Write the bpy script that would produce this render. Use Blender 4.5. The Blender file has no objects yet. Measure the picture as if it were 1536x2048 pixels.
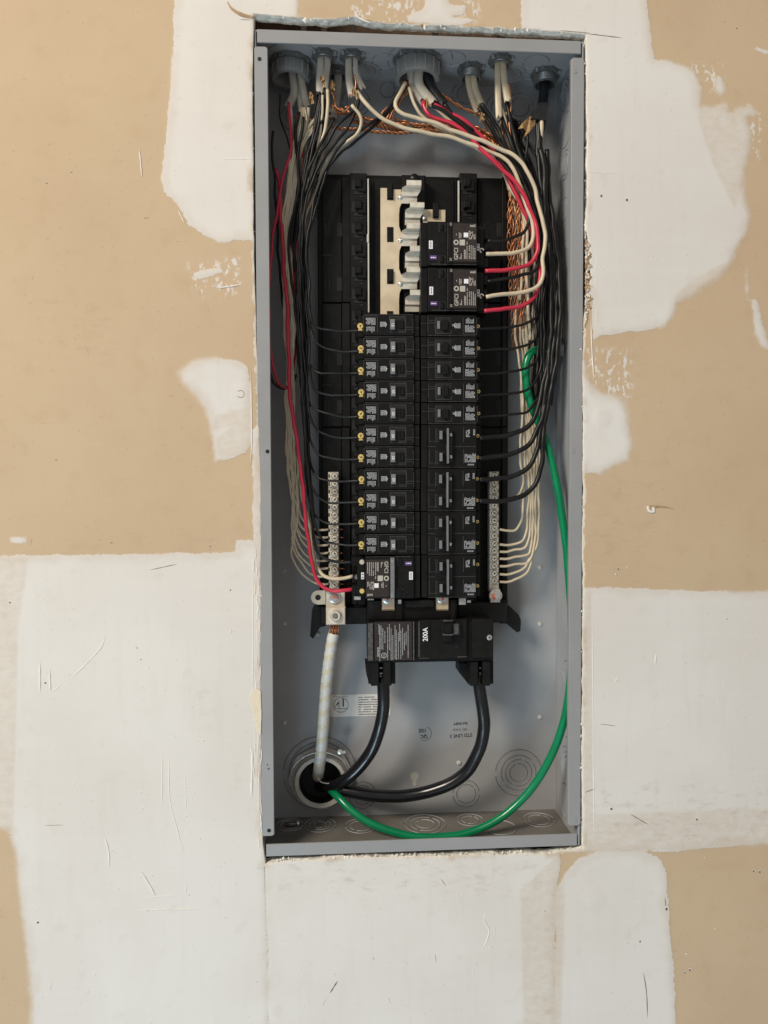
import bpy, math, random
import numpy as np
from mathutils import Vector, Matrix
random.seed(7); rng = np.random.default_rng(7)
S = bpy.context.scene; COL = S.collection
PI = math.pi
# ---------------------------------------------------------------- camera (mm, then metres)
CAM = np.array([-98.14, -830.76, -42.51]); YAW, PITCH, ROLL, FPX = 0.0654, -0.0324, -0.0036, 1474.4
BOXH = 920.44; ZT, ZB = BOXH/2, -BOXH/2; XL, XR = -184., 184.; DEPTH = 95.
def _basis():
    cy, sy, cp, sp = math.cos(YAW), math.sin(YAW), math.cos(PITCH), math.sin(PITCH)
    cr, sr = math.cos(ROLL), math.sin(ROLL)
    f = np.array([sy*cp, cy*cp, sp]); r = np.array([cy, -sy, 0.]); u = np.cross(r, f)
    return cr*r+sr*u, -sr*r+cr*u, f
CR, CU, CF = _basis()
def ray(px, py): return CF+CR*(px-768)/FPX-CU*(py-1024)/FPX
def P(px, py, Y):
    d = ray(px, py); t = (Y-CAM[1])/d[1]; return CAM+d*t
def PZ(px, py, Z):
    d = ray(px, py); t = (Z-CAM[2])/d[2]; return CAM+d*t
def PX(px, py, X):
    d = ray(px, py); t = (X-CAM[0])/d[0]; return CAM+d*t
cd = bpy.data.cameras.new('camera'); cam = bpy.data.objects.new('camera', cd); COL.objects.link(cam)
cd.sensor_fit = 'VERTICAL'; cd.sensor_height = 36; cd.lens = 36*FPX/2048
cd.clip_start = .01; cd.clip_end = 50
M = Matrix(((CR[0], CU[0], -CF[0], CAM[0]*.001), (CR[1], CU[1], -CF[1], CAM[1]*.001),
            (CR[2], CU[2], -CF[2], CAM[2]*.001), (0, 0, 0, 1)))
cam.matrix_world = M; S.camera = cam
S.render.resolution_x = 768; S.render.resolution_y = 1024
S.view_settings.view_transform = 'Standard'; S.view_settings.look = 'None'
S.view_settings.exposure = .11; S.view_settings.gamma = 1
# ---------------------------------------------------------------- world + lamps
W = bpy.data.worlds.new('World'); S.world = W; W.use_nodes = True
bg = W.node_tree.nodes['Background']; bg.inputs[0].default_value = (1, .96, .92, 1); bg.inputs[1].default_value = .31
def area(name, loc, target, sx, sy, power, color):
    ld = bpy.data.lights.new(name, 'AREA'); ld.shape = 'RECTANGLE'; ld.size = sx; ld.size_y = sy
    ld.energy = power; ld.color = color
    o = bpy.data.objects.new(name, ld); COL.objects.link(o); o.location = loc
    o.rotation_euler = (Vector(target)-Vector(loc)).to_track_quat('-Z', 'Y').to_euler(); return o
area('warm_window_light', (-2.15, -2.1, 1.9), (0, 0, .15), 1.0, 1.0, 112, (1, .905, .775))
area('cool_door_light', (-.95, -1.6, -1.85), (0, 0, -.5), 1.0, .6, 21, (.62, .85, 1))
# ---------------------------------------------------------------- materials
def nodes(m): return m.node_tree.nodes, m.node_tree.links
def mat(name, c, rough=.5, metal=0, var=.08, vscale=60, bump=.0, bscale=400, coat=0, spec=.5, dust=0, dcol=(.34, .31, .27)):
    m = bpy.data.materials.new(name); m.use_nodes = True; N, L = nodes(m); b = N['Principled BSDF']
    b.inputs['Roughness'].default_value = rough; b.inputs['Metallic'].default_value = metal
    b.inputs['Coat Weight'].default_value = coat; b.inputs['Specular IOR Level'].default_value = spec
    tc = N.new('ShaderNodeTexCoord'); nz = N.new('ShaderNodeTexNoise'); nz.inputs['Scale'].default_value = vscale
    nz.inputs['Detail'].default_value = 5
    L.new(tc.outputs['Object'], nz.inputs['Vector'])
    mx = N.new('ShaderNodeMix'); mx.data_type = 'RGBA'
    mx.inputs[6].default_value = (c[0]*(1-var), c[1]*(1-var), c[2]*(1-var), 1)
    mx.inputs[7].default_value = (min(c[0]*(1+var), 1), min(c[1]*(1+var), 1), min(c[2]*(1+var), 1), 1)
    rp = N.new('ShaderNodeMapRange'); rp.inputs[1].default_value = .3; rp.inputs[2].default_value = .7
    L.new(nz.outputs[0], rp.inputs[0]); L.new(rp.outputs[0], mx.inputs[0]); last = mx.outputs[2]
    for sc_, lo, hi, k_ in ((9, .45, .75, .5), (330, .62, .70, 1.)) if dust else ():
        nd = N.new('ShaderNodeTexNoise'); nd.inputs['Scale'].default_value = sc_; nd.inputs['Detail'].default_value = 6; L.new(tc.outputs['Object'], nd.inputs['Vector'])
        rd = N.new('ShaderNodeMapRange'); rd.inputs[1].default_value = lo; rd.inputs[2].default_value = hi; rd.inputs[4].default_value = dust*k_; L.new(nd.outputs[0], rd.inputs[0])
        md = N.new('ShaderNodeMix'); md.data_type = 'RGBA'; md.inputs[7].default_value = (*dcol, 1); L.new(rd.outputs[0], md.inputs[0]); L.new(last, md.inputs[6]); last = md.outputs[2]
    L.new(last, b.inputs['Base Color'])
    rr = N.new('ShaderNodeMapRange'); rr.inputs[3].default_value = max(rough-.08, .02); rr.inputs[4].default_value = rough+.08
    L.new(nz.outputs[0], rr.inputs[0]); L.new(rr.outputs[0], b.inputs['Roughness'])
    if bump:
        n2 = N.new('ShaderNodeTexNoise'); n2.inputs['Scale'].default_value = bscale; n2.inputs['Detail'].default_value = 3
        L.new(tc.outputs['Object'], n2.inputs['Vector'])
        bp = N.new('ShaderNodeBump'); bp.inputs['Strength'].default_value = bump; bp.inputs['Distance'].default_value = .0006
        L.new(n2.outputs[0], bp.inputs['Height']); L.new(bp.outputs[0], b.inputs['Normal'])
    return m
MT = dict(
 paint=mat('grey_enamel', (.285, .287, .292), .42, 0, .04, 25, .12, 700, dust=.10, dcol=(.5, .47, .42)),
 paint_in=mat('grey_enamel_inside', (.335, .340, .350), .42, 0, .08, 14, .15, 600, dust=.10, dcol=(.5, .47, .43)),
 black=mat('black_plastic', (.0062, .006, .0058), .48, 0, .25, 90, .25, 900, 0, .20, dust=.055, dcol=(.16, .15, .13)),
 black2=mat('black_moulding', (.006, .006, .006), .40, 0, .25, 90, .15, 900, 0, .28),
 recess=mat('dark_recess', (.003, .003, .003), .7),
 edge=mat('pale_black_edge', (.065, .064, .062), .45, 0, .4, 300),  # strips paler than the black plastic around them
 brownlab=mat('brown_label', (.022, .014, .012), .5, 0, .15, 200),
 blackwire=mat('black_insulation', (.009, .009, .009), .40, 0, .2, 60, 0, 400, 0, .32),
 cable=mat('black_cable_jacket', (.006, .006, .008), .22, 0, .2, 40),
 white=mat('cream_insulation', (.58, .485, .345), .42, 0, .08, 80),
 red=mat('red_insulation', (.52, .026, .058), .33, 0, .12, 60),
 green=mat('green_insulation', (.0, .19, .075), .22, 0, .12, 50),
 sheath=mat('white_cable_sheath', (.52, .475, .40), .55, 0, .10, 60, .5, 300),
 kraft=mat('kraft_paper', (.36, .22, .095), .8, 0, .35, 200, .8, 500),
 copper=mat('bare_copper', (.50, .205, .09), .38, .7, .2, 150),
 brass=mat('brass_screw', (.90, .64, .24), .38, .45, .25, 400),
 steel=mat('zinc_plated_steel', (.58, .58, .58), .32, .7, .2, 200, .3, 500),
 zinc=mat('cast_zinc', (.20, .20, .195), .40, .45, .3, 150, .5, 500),
 tin=mat('tin_plated_bus', (.72, .60, .43), .38, .3, .10, 60, .2, 500),
 blade=mat('bright_stab_metal', (.80, .74, .63), .22, .35, .15, 150),
 lug=mat('aluminium_lug', (.64, .58, .48), .45, .35, .10, 100, .4, 400),
 ink=mat('pale_ink', (.36, .37, .38), .6, 0, .2, 500),
 inkb=mat('bright_ink', (.7, .7, .7), .6),
 cream=mat('cream_ink', (.45, .42, .37), .6, 0, .15, 500),
 darkink=mat('black_stamp_ink', (.02, .02, .022), .7, 0, .3, 700),
 sticker=mat('off_white_sticker', (.66, .63, .59), .55, 0, .06, 90),
 wsticker=mat('white_sticker', (.75, .74, .76), .5),
 purple=mat('purple_sticker', (.10, .05, .20), .45),
 handle=mat('grey_toggle', (.17, .175, .185), .4, 0, .1, 200),
 greycap=mat('grey_plastic_bushing', (.235, .235, .23), .45, 0, .1, 80, .4, 400),
 palecap=mat('pale_plastic_bushing', (.52, .50, .46), .5, 0, .12, 60, .4, 400),
 tape=mat('white_tape', (.60, .60, .565), .38, 0, .05, 60),
 tape2=mat('cream_tape', (.58, .535, .42), .38, 0, .05, 60),
 btape=mat('black_tape', (.014, .015, .017), .42, 0, .3, 100, .8, 250),
 gyp=mat('broken_gypsum', (.78, .75, .69), .9, 0, .22, 150, 1, 700),
 wood=mat('stud_lumber', (.16, .10, .06), .8, 0, .4, 40, .5, 200),
 orange=mat('orange_paint', (.62, .13, .03), .4, 0, .3, 300),
 pencil=mat('pencil_mark', (.17, .14, .12), .8, 0, .3, 500),
 scar=mat('raised_compound', (.74, .71, .66), .8, 0, .06, 300),
)
# ---------------------------------------------------------------- mesh helpers (mm)
ORG = {}
class MB:
    def __init__(s): s.v = []; s.f = []; s.m = []; s.mi = 0
    def add(s, vs, fs, mi=None):
        n = len(s.v); s.v += [tuple(map(float, q)) for q in vs]
        for f in fs: s.f.append(tuple(n+i for i in f)); s.m.append(s.mi if mi is None else mi)
        return s
    def box(s, x0, x1, y0, y1, z0, z1, b=0.):
        x0, x1 = sorted((x0, x1)); y0, y1 = sorted((y0, y1)); z0, z1 = sorted((z0, z1))
        b = min(b, (x1-x0)*.3, (y1-y0)*.3, (z1-z0)*.3)
        if b <= 0:
            v = [(x, y, z) for x in (x0, x1) for y in (y0, y1) for z in (z0, z1)]
            return s.add(v, [(0, 1, 3, 2), (4, 6, 7, 5), (0, 4, 5, 1), (2, 3, 7, 6), (0, 2, 6, 4), (1, 5, 7, 3)])
        # chamfered front (y0) face, the rest plain
        v = [(x0, y0+b, z0), (x1, y0+b, z0), (x1, y0+b, z1), (x0, y0+b, z1), (x0+b, y0, z0+b), (x1-b, y0, z0+b), (x1-b, y0, z1-b), (x0+b, y0, z1-b),
             (x0, y1, z0), (x1, y1, z0), (x1, y1, z1), (x0, y1, z1)]
        return s.add(v, [(4, 5, 6, 7), (0, 1, 5, 4), (1, 2, 6, 5), (2, 3, 7, 6), (3, 0, 4, 7), (8, 9, 1, 0), (9, 10, 2, 1), (10, 11, 3, 2), (11, 8, 0, 3), (11, 10, 9, 8)])
    def prism(s, out, y0, y1):           # outline in xz
        n = len(out); v = [(x, y0, z) for x, z in out]+[(x, y1, z) for x, z in out]
        f = [tuple(range(n)), tuple(range(2*n-1, n-1, -1))]
        f += [(i, i+n, (i+1) % n+n, (i+1) % n) for i in range(n)]
        return s.add(v, f)
    def lathe(s, c, axis, prof, seg=24, a0=0, a1=2*PI, mod=None):   # prof: (r, h) along axis
        ax = {'x': (1, 2, 0), 'y': (0, 2, 1), 'z': (0, 1, 2)}[axis]; full = abs(a1-a0-2*PI) < 1e-6
        n = seg if full else seg+1; v = []
        for i in range(n):
            a = a0+(a1-a0)*i/seg
            for r, h in prof:
                if mod: r = mod(a, r, h)
                q = [0, 0, 0]; q[ax[0]] = c[ax[0]]+r*math.cos(a); q[ax[1]] = c[ax[1]]+r*math.sin(a); q[ax[2]] = c[ax[2]]+h; v.append(q)
        k = len(prof); f = []
        for i in range(seg):
            j = (i+1) % n
            for q in range(k-1): f.append((i*k+q, j*k+q, j*k+q+1, i*k+q+1))
        if full:
            if prof[0][0] > 1e-6: pass
        return s.add(v, f)
    def disc(s, c, r, y, h=.5, seg=16, dy=-1):  # short capped cylinder along y, front at y
        v = []; 
        for i in range(seg):
            a = 2*PI*i/seg; v.append((c[0]+r*math.cos(a), y, c[1]+r*math.sin(a)))
        for i in range(seg):
            a = 2*PI*i/seg; v.append((c[0]+r*math.cos(a), y+h, c[1]+r*math.sin(a)))
        f = [tuple(range(seg)), tuple(range(2*seg-1, seg-1, -1))]+[(i, i+seg, (i+1) % seg+seg, (i+1) % seg) for i in range(seg)]
        return s.add(v, f)
    def tube(s, pts, r, seg=8, caps=True, flat=1., fdir=None):
        pts = np.asarray(pts, float); n = len(pts); T = np.gradient(pts, axis=0); T /= np.linalg.norm(T, axis=1)[:, None]+1e-9
        rr = np.full(n, r) if np.isscalar(r) else np.interp(np.linspace(0, 1, n), np.linspace(0, 1, len(r)), r)
        a = np.array(fdir if fdir is not None else (0, 1., .13)); nrm = a-T[0]*(a@T[0]); nrm /= np.linalg.norm(nrm); v = []
        for i in range(n):
            nrm = nrm-T[i]*(nrm@T[i]); nrm /= np.linalg.norm(nrm); b = np.cross(T[i], nrm)
            for k in range(seg):
                t = 2*PI*k/seg; v.append(pts[i]+rr[i]*(math.cos(t)*nrm*flat+math.sin(t)*b))
        f = [(i*seg+k, i*seg+(k+1) % seg, (i+1)*seg+(k+1) % seg, (i+1)*seg+k) for i in range(n-1) for k in range(seg)]
        if caps: f += [tuple(range(seg-1, -1, -1)), tuple(range((n-1)*seg, n*seg))]
        return s.add(v, f)
    def build(s, name, mats, parent=None, smooth=False, org=None):
        if not isinstance(mats, (list, tuple)): mats = [mats]
        v = np.array(s.v, float)
        if parent is not None: o = ORG[parent.name]
        else: o = np.array(org if org is not None else (v.min(0)+v.max(0))/2, float)
        me = bpy.data.meshes.new(name); me.from_pydata([tuple(q) for q in (v-o)*.001], [], s.f)
        for m in mats: me.materials.append(m)
        me.polygons.foreach_set('material_index', s.m)
        if smooth: me.polygons.foreach_set('use_smooth', [True]*len(s.f))
        me.validate(); me.update()
        ob = bpy.data.objects.new(name, me); COL.objects.link(ob)
        if smooth == 'auto':
            try: me.set_sharp_from_angle(angle=math.radians(38))
            except Exception: pass
        if parent is None: ob.location = tuple(o*.001)
        else: ob.parent = parent
        ORG[ob.name] = o
        return ob
USED = set()
def tag(o, label, cat=None, group=None, kind=None):
    if label: o['label'] = label
    if cat: o['category'] = cat
    if group: o['group'] = group
    if kind: o['kind'] = kind
    return o
def thing(name, label, cat, org, group=None):
    o = bpy.data.objects.new(name, None); COL.objects.link(o); o.location = tuple(np.array(org)*.001)
    o.empty_display_size = .01; ORG[o.name] = np.array(org, float); return tag(o, label, cat, group)
def spline(pts, step=4.):
    p = np.asarray(pts, float)
    if len(p) < 3: 
        n = max(2, int(np.linalg.norm(p[1]-p[0])/step)); return p[0]+(p[1]-p[0])*np.linspace(0, 1, n)[:, None]
    e = np.vstack([2*p[0]-p[1], p, 2*p[-1]-p[-2]]); out = []
    for i in range(1, len(e)-2):
        p0, p1, p2, p3 = e[i-1:i+3]; L = np.linalg.norm(p2-p1); n = max(2, int(L/step))
        d = lambda a, b: max(np.linalg.norm(b-a), 1e-3)**.5
        t0 = 0; t1 = t0+d(p0, p1); t2 = t1+d(p1, p2); t3 = t2+d(p2, p3)
        for t in np.linspace(t1, t2, n, endpoint=False):
            A1 = (t1-t)/(t1-t0)*p0+(t-t0)/(t1-t0)*p1; A2 = (t2-t)/(t2-t1)*p1+(t-t1)/(t2-t1)*p2; A3 = (t3-t)/(t3-t2)*p2+(t-t2)/(t3-t2)*p3
            B1 = (t2-t)/(t2-t0)*A1+(t-t0)/(t2-t0)*A2; B2 = (t3-t)/(t3-t1)*A2+(t-t1)/(t3-t1)*A3
            out.append((t2-t)/(t2-t1)*B1+(t-t1)/(t2-t1)*B2)
    out.append(p[-1]); return np.array(out)
def path(pts, Y0=45, step=4., wob=1.):
    """pixel way-points with depths: (px,py) or (px,py,Y); missing depths are interpolated"""
    ys = [q[2] if len(q) > 2 else None for q in pts]
    ki = [i for i, y in enumerate(ys) if y is not None]
    if ki: yy = np.interp(range(len(pts)), ki, [ys[i] for i in ki])
    else: yy = [Y0]*len(pts)
    q = spline([P(q[0], q[1], y) for q, y in zip(pts, yy)], step); n = len(q)
    s_ = np.r_[0, np.cumsum(np.linalg.norm(np.diff(q, axis=0), axis=1))]; L = s_[-1]; env = np.clip(np.minimum(s_, L-s_)/25, 0, 1)
    for a in range(3):      # small hand-made unevenness
        for wl, am in ((31, .45), (67, .7), (14, .14)): q[:, a] += wob*env*am*.7*np.sin(2*PI*(s_/wl/random.uniform(.8, 1.25)+random.random()))
    return q
_txt = {}
def textmesh(s, bold=0.):
    k = (s, bold)
    if k not in _txt:
        cu = bpy.data.curves.new('t', 'FONT'); cu.body = s; cu.align_x = 'CENTER'; cu.align_y = 'CENTER'; cu.offset = bold
        cu.resolution_u = 3
        ob = bpy.data.objects.new('t', cu); COL.objects.link(ob); dg = bpy.context.evaluated_depsgraph_get()
        me = bpy.data.meshes.new_from_object(ob.evaluated_get(dg))
        v = np.array([tuple(q.co)[:2] for q in me.vertices]); f = [tuple(p.vertices) for p in me.polygons]
        bpy.data.objects.remove(ob); bpy.data.meshes.remove(me); _txt[k] = (v, f)
    return _txt[k]
def addtext(mb, s, cx, cz, y, h, ang=0, bold=0., sx=1.):
    v, f = textmesh(s, bold); v = v*np.array([sx, 1])*h/.7; ca, sa = math.cos(ang), math.sin(ang)
    mb.add([(cx+a*ca-b*sa, y, cz+a*sa+b*ca) for a, b in v], f); return mb
def fine(mb, x0, x1, z0, z1, y, step=1.15, h=.62, vertical=True, ragged=.3, seed=1, dens=.85):
    r = random.Random(seed)
    a0, a1 = (x0, x1) if vertical else (z0, z1); b0, b1 = (z0, z1) if vertical else (x0, x1)
    a = a0
    while a+h <= a1+.01:
        b = b0; end = b1-(b1-b0)*ragged*r.random()
        while b < end:
            w = min(r.uniform(.7, 2.6), end-b)
            if r.random() < dens:
                if vertical: q = [(a, b), (a+h, b), (a+h, b+w), (a, b+w)]
                else: q = [(b, a), (b+w, a), (b+w, a+h), (b, a+h)]
                mb.add([(u, y, v) for u, v in q], [(0, 1, 2, 3)])
            b += w+.4
        a += step
    return mb
# ---------------------------------------------------------------- WALL
def poly_sdf(pts, poly):
    poly = np.asarray(poly, float); a = poly; b = np.roll(poly, -1, 0); d = np.full(len(pts), 1e9); ins = np.zeros(len(pts), bool)
    for (ax, az), (bx, bz) in zip(a, b):
        ex, ez = bx-ax, bz-az; wx = pts[:, 0]-ax; wz = pts[:, 1]-az; t = np.clip((wx*ex+wz*ez)/(ex*ex+ez*ez+1e-9), 0, 1)
        d = np.minimum(d, (wx-ex*t)**2+(wz-ez*t)**2)
        c = ((az > pts[:, 1]) != (bz > pts[:, 1])) & (pts[:, 0] < ex*(pts[:, 1]-az)/(ez if abs(ez) > 1e-9 else 1e-9)+ax)
        ins ^= c
    return np.where(ins, 1, -1)*np.sqrt(d)
YW = -1.
def wpoly(pp): return [(P(x, y, YW)[0], P(x, y, YW)[2]) for x, y in pp]
def dense(pts, n):
    p = np.asarray(pts, float); s = np.r_[0, np.cumsum(np.linalg.norm(np.diff(p, axis=0), axis=1))]; t = np.linspace(0, s[-1], n, endpoint=False)
    return np.c_[np.interp(t, s, p[:, 0]), np.interp(t, s, p[:, 1])]
def fnoise(n, sc, seed, oct=4):
    r = np.random.default_rng(seed); o = np.zeros(n); x = np.linspace(0, n/sc, n); amp = 1
    for k in range(oct):
        m = int(x[-1])+3; g = r.uniform(-1, 1, m); i = x.astype(int); f = x-i; f = f*f*(3-2*f); o += amp*(g[i]*(1-f)+g[i+1]*f); x = x*2.03; amp *= .55
    return o
topE = [(508, 28), (547, 31), (600, 35), (643, 38), (707, 34), (722, 38), (739, 43), (782, 47), (840, 48), (894, 52), (974, 56), (1043, 58), (1107, 63), (1172, 68)]
rightE = [(1172, 68), (1173, 90), (1174, 200), (1175, 300), (1174, 400), (1172, 460), (1176, 490), (1181, 540), (1178, 590), (1168, 640), (1165, 720), (1166, 900), (1165, 1100), (1166, 1300), (1164, 1500), (1165, 1600), (1166, 1696)]
botE = [(1166, 1696), (1129, 1702), (1098, 1707), (987, 1708), (898, 1712), (766, 1714), (677, 1714), (633, 1719), (566, 1722), (531, 1728)]
leftE = [(531, 1728), (526, 1690), (522, 1600), (521, 1400), (522, 1180), (522, 1000), (519, 880), (516, 760), (512, 640), (508, 540), (507, 480), (506, 300), (505, 150), (508, 28)]
NT, NS = 380, 640
hp, op = [], []
oc = [(-190, -240), (1760, -240), (1760, 2310), (-190, 2310)]
for k, (E_, n, am, nx, nz) in enumerate(((topE, NT, 1.7, 0, 1), (rightE, NS, 1.1, 1, 0), (botE, NT, 1.5, 0, 1), (leftE, NS, .55, 1, 0))):
    d = dense(wpoly(E_), n); j = fnoise(n, 14, 11+k)*am*.6+rng.uniform(-.14, .14, n)*am
    env = np.clip(np.minimum(np.arange(n), n-np.arange(n))/80, 0, 1)**1.5
    d[:, 0] += j*nx*env; d[:, 1] += j*nz*env; hp.append(d)
    a = np.array(wpoly([oc[k]])[0]); b = np.array(wpoly([oc[(k+1) % 4]])[0]); op.append(a+(b-a)*np.linspace(0, 1, n, endpoint=False)[:, None])
hp = np.vstack(hp); op = np.vstack(op); NP = len(hp); MR = 120
tt = np.linspace(0, 1, MR)**1.35
grid = hp[None]*(1-tt)[:, None, None]+op[None]*tt[:, None, None]
G = grid.reshape(-1, 2)
mud_polys = [
 [(352, -300), (598, -300), (597, 30), (585, 60), (522, 60), (516, 480), (470, 480), (440, 484), (410, 472), (378, 450), (362, 420), (350, 400), (328, 385), (323, 355), (330, 290), (340, 180), (347, 80)],
 [(1043, -300), (1270, -300), (1295, 0), (1300, 60), (1308, 118), (1340, 122), (1370, 133), (1390, 143), (1400, 170), (1401, 212), (1425, 213), (1452, 206), (1458, 224), (1466, 228), (1480, 214), (1500, 212), (1512, 224), (1495, 236), (1501, 265), (1498, 300), (1488, 340), (1486, 370), (1490, 400), (1500, 432), (1490, 470), (1470, 500), (1460, 530), (1440, 553), (1400, 582), (1352, 604), (1345, 635), (1325, 655), (1250, 664), (1200, 672), (1186, 684), (1184, 600), (1150, 500), (1150, 110), (1043, 90)],
 [(360, 745), (385, 722), (430, 715), (470, 720), (495, 733), (503, 780), (503, 880), (492, 905), (455, 920), (430, 924), (427, 880), (420, 850), (410, 820), (390, 790), (365, 765)],
 [(1150, 718), (1171, 720), (1174, 755), (1190, 775), (1210, 786), (1238, 795), (1250, 810), (1258, 850), (1262, 890), (1256, 920), (1230, 930), (1200, 947), (1150, 945)],
 [(-400, 1114), (50, 1111), (250, 1108), (470, 1104), (473, 1082), (540, 1080), (545, 2400), (66, 2400), (63, 2000), (52, 1880), (38, 1780), (32, 1705), (18, 1662), (-30, 1650), (-400, 1640)],
 [(1140, 1180), (1200, 1174), (1300, 1178), (1450, 1183), (1900, 1182), (1900, 1665), (1450, 1693), (1320, 1706), (1280, 1701), (1140, 1703)],
 [(505, 860), (516, 850), (530, 860), (530, 1100), (507, 1100)], [(508, 470), (514, 465), (520, 560), (516, 580), (509, 540)],
 [(1102, 2400), (1108, 1990), (1111, 1850), (1107, 1800), (1122, 1760), (1155, 1718), (1200, 1702), (1285, 1701), (1322, 1715), (1333, 1750), (1340, 1850), (1350, 1970), (1357, 2400)],
 [(528, 1690), (1060, 1680), (1122, 1690), (1120, 1740), (1114, 1770), (1113, 1800), (1112, 1860), (1110, 1950), (1112, 2400), (528, 2400)],
 [(826, -20), (888, -20), (900, 8), (931, 12), (926, 28), (905, 33), (952, 40), (925, 51), (880, 51), (842, 47), (818, 42), (816, 34), (843, 20), (852, 5)],
 [(1505, 600), (1512, 598), (1522, 630), (1530, 670), (1540, 702), (1520, 690), (1508, 655)],
 [(1432, 150), (1443, 153), (1450, 180), (1440, 190), (1430, 182)],
 [(1502, 92), (1545, 104), (1560, 112), (1520, 104)],
 [(1492, 535), (1498, 600), (1494, 600)], [(18, 1075), (52, 1074), (54, 1085), (22, 1088)],
 [(462, 520), (470, 515), (478, 530), (468, 535)], [(385, 545), (440, 536), (448, 542), (420, 552), (400, 560), (388, 552)],
]
thin_polys = [
 [(1400, 200), (1500, 205), (1500, 330), (1470, 420), (1425, 330), (1395, 240)], [(1380, 560), (1460, 520), (1450, 560), (1400, 590), (1345, 640), (1350, 590)],
 [(1160, 690), (1200, 670), (1260, 700), (1262, 790), (1180, 790)], [(430, 830), (500, 812), (500, 850), (425, 860)], [(430, 880), (500, 815), (500, 905), (440, 915)],
 [(1040, 1780), (1125, 1700), (1130, 1800), (1112, 2400), (1055, 2400)],
 [(-400, 1114), (60, 1112), (38, 1250), (28, 1660), (-400, 1640)],
 [(1160, 1630), (1900, 1600), (1900, 1690), (1160, 1705)],
 [(506, 900), (524, 880), (526, 1180), (508, 1180)], [(1160, 1190), (1184, 1180), (1188, 1700), (1160, 1700)],
 [(700, 5), (820, 0), (830, 30), (760, 45), (705, 40)], [(1380, 130), (1440, 140), (1430, 175), (1395, 170)],
]
base_y = np.full(len(G), YW)
def sdf_union(polys): 
    o = np.full(len(G), -1e3)
    for p in polys: o = np.maximum(o, poly_sdf(G, wpoly(p)))
    return o
mud = sdf_union(mud_polys); thin = sdf_union(thin_polys)
soft = sdf_union([[(340, 700), (440, 700), (470, 800), (440, 940), (340, 940)], [(1370, 120), (1520, 190), (1530, 450), (1400, 640), (1300, 680), (1380, 500), (1430, 330)], [(1215, 780), (1280, 780), (1280, 960), (1190, 960)], [(10, 1640), (80, 1640), (80, 2100), (20, 2100)]])
speck = sdf_union([[(1170, 690), (1200, 700), (1262, 705), (1260, 800), (1215, 790), (1180, 770)], [(1378, 128), (1440, 132), (1446, 180), (1395, 178)], [(700, 5), (830, 0), (830, 40), (760, 48), (705, 40)], [(930, 0), (960, 10), (950, 40), (920, 30)], [(1495, 210), (1525, 230), (1510, 330), (1490, 300)], [(380, 530), (480, 520), (480, 585), (390, 590)]])
smudge = sdf_union([[(1170, 690), (1290, 690), (1300, 790), (1240, 790)], [(1170, 960), (1330, 940), (1310, 1120), (1180, 1160)], [(140, 1070), (500, 1060), (500, 1102), (140, 1106)], [(60, 590), (240, 600), (230, 740), (80, 700)], [(1160, 1560), (1900, 1560), (1900, 1680), (1160, 1690)], [(540, 1720), (1080, 1720), (1060, 1800), (560, 1790)], [(380, 1380), (430, 1380), (430, 1460), (390, 1450)], [(1060, 1780), (1110, 1780), (1110, 2400), (1060, 2400)]])
def seg_dist(pp):
    q = np.array(wpoly(pp)); d = np.full(len(G), 1e9)
    for a, b in zip(q[:-1], q[1:]):
        e = b-a; w = G-a; t = np.clip((w@e)/(e@e+1e-9), 0, 1); d = np.minimum(d, np.linalg.norm(w-e*t[:, None], axis=1))
    return d
edge = np.repeat((tt*np.linalg.norm(op-hp, axis=1).mean())[:, None], NP, 1).reshape(-1)
seam = seg_dist([(529, 1735), (531, 1850), (535, 1900), (536, 2100), (538, 2400)])
# tiny real relief: mud is thicker than paper, seam is a groove, broken edge crumbles backwards
sm = np.clip((mud+1.5)/5, 0, 1); sm = sm*sm*(3-2*sm)
Y = base_y-.35*sm+.9*np.exp(-(seam/.9)**2)
Y += np.clip(1-edge/3.0, 0, 1)**2*.9*(0.6+.4*np.tile(fnoise(NP, 9, 77), MR))
for (x, y, r, h) in ((482, 788, 22, .5), (1204, 835, 20, .6), (1190, 1795, 24, .5)):     # screw dimple fills
    c = P(x, y, YW); rr_ = np.hypot(G[:, 0]-c[0], G[:, 1]-c[2]); Y -= h*np.clip(1-(rr_/r*1.6)**2, 0, 1)
V = np.c_[G[:, 0], Y, G[:, 1]]
# reveal rings (12.7 mm of broken gypsum)
RV = 7; rings = []
for k in range(1, RV+1):
    u = k/RV; j = np.concatenate([fnoise(NT, 9, 200+k)*1.5+.9, fnoise(NS, 9, 210+k)*.6, fnoise(NT, 7, 220+k)*1.0, fnoise(NS, 9, 230+k)*.35])
    nx = np.concatenate([np.zeros(NT), np.full(NS, -1.), np.zeros(NT), np.full(NS, 1.)]); nz = np.concatenate([np.full(NT, -1.), np.zeros(NS), np.full(NT, 1.), np.zeros(NS)])
    ii = np.arange(NP); w = math.sin(PI*min(u*1.2, 1))*.6+.4
    rings.append(np.c_[hp[:, 0]+nx*(j*w), np.full(NP, YW+.5+12.2*u), hp[:, 1]+nz*(j*w)])
nG = len(V); Vall = np.vstack([V]+rings)
ii = np.arange(NP); jj = (ii+1) % NP; F = []
for k in range(MR-1): F.append(np.c_[k*NP+ii, k*NP+jj, (k+1)*NP+jj, (k+1)*NP+ii])
prev = ii
for k in range(RV):
    cur = nG+k*NP+ii; F.append(np.c_[cur, nG+k*NP+jj, (prev+1) % NP if k == 0 else nG+(k-1)*NP+jj, prev]); prev = cur
F = np.vstack(F); nface_front = (MR-1)*NP
me = bpy.data.meshes.new('wall'); me.vertices.add(len(Vall)); me.vertices.foreach_set('co', (Vall*.001).ravel())
me.loops.add(F.size); me.loops.foreach_set('vertex_index', F.ravel().astype(np.int32)); me.polygons.add(len(F))
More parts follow.
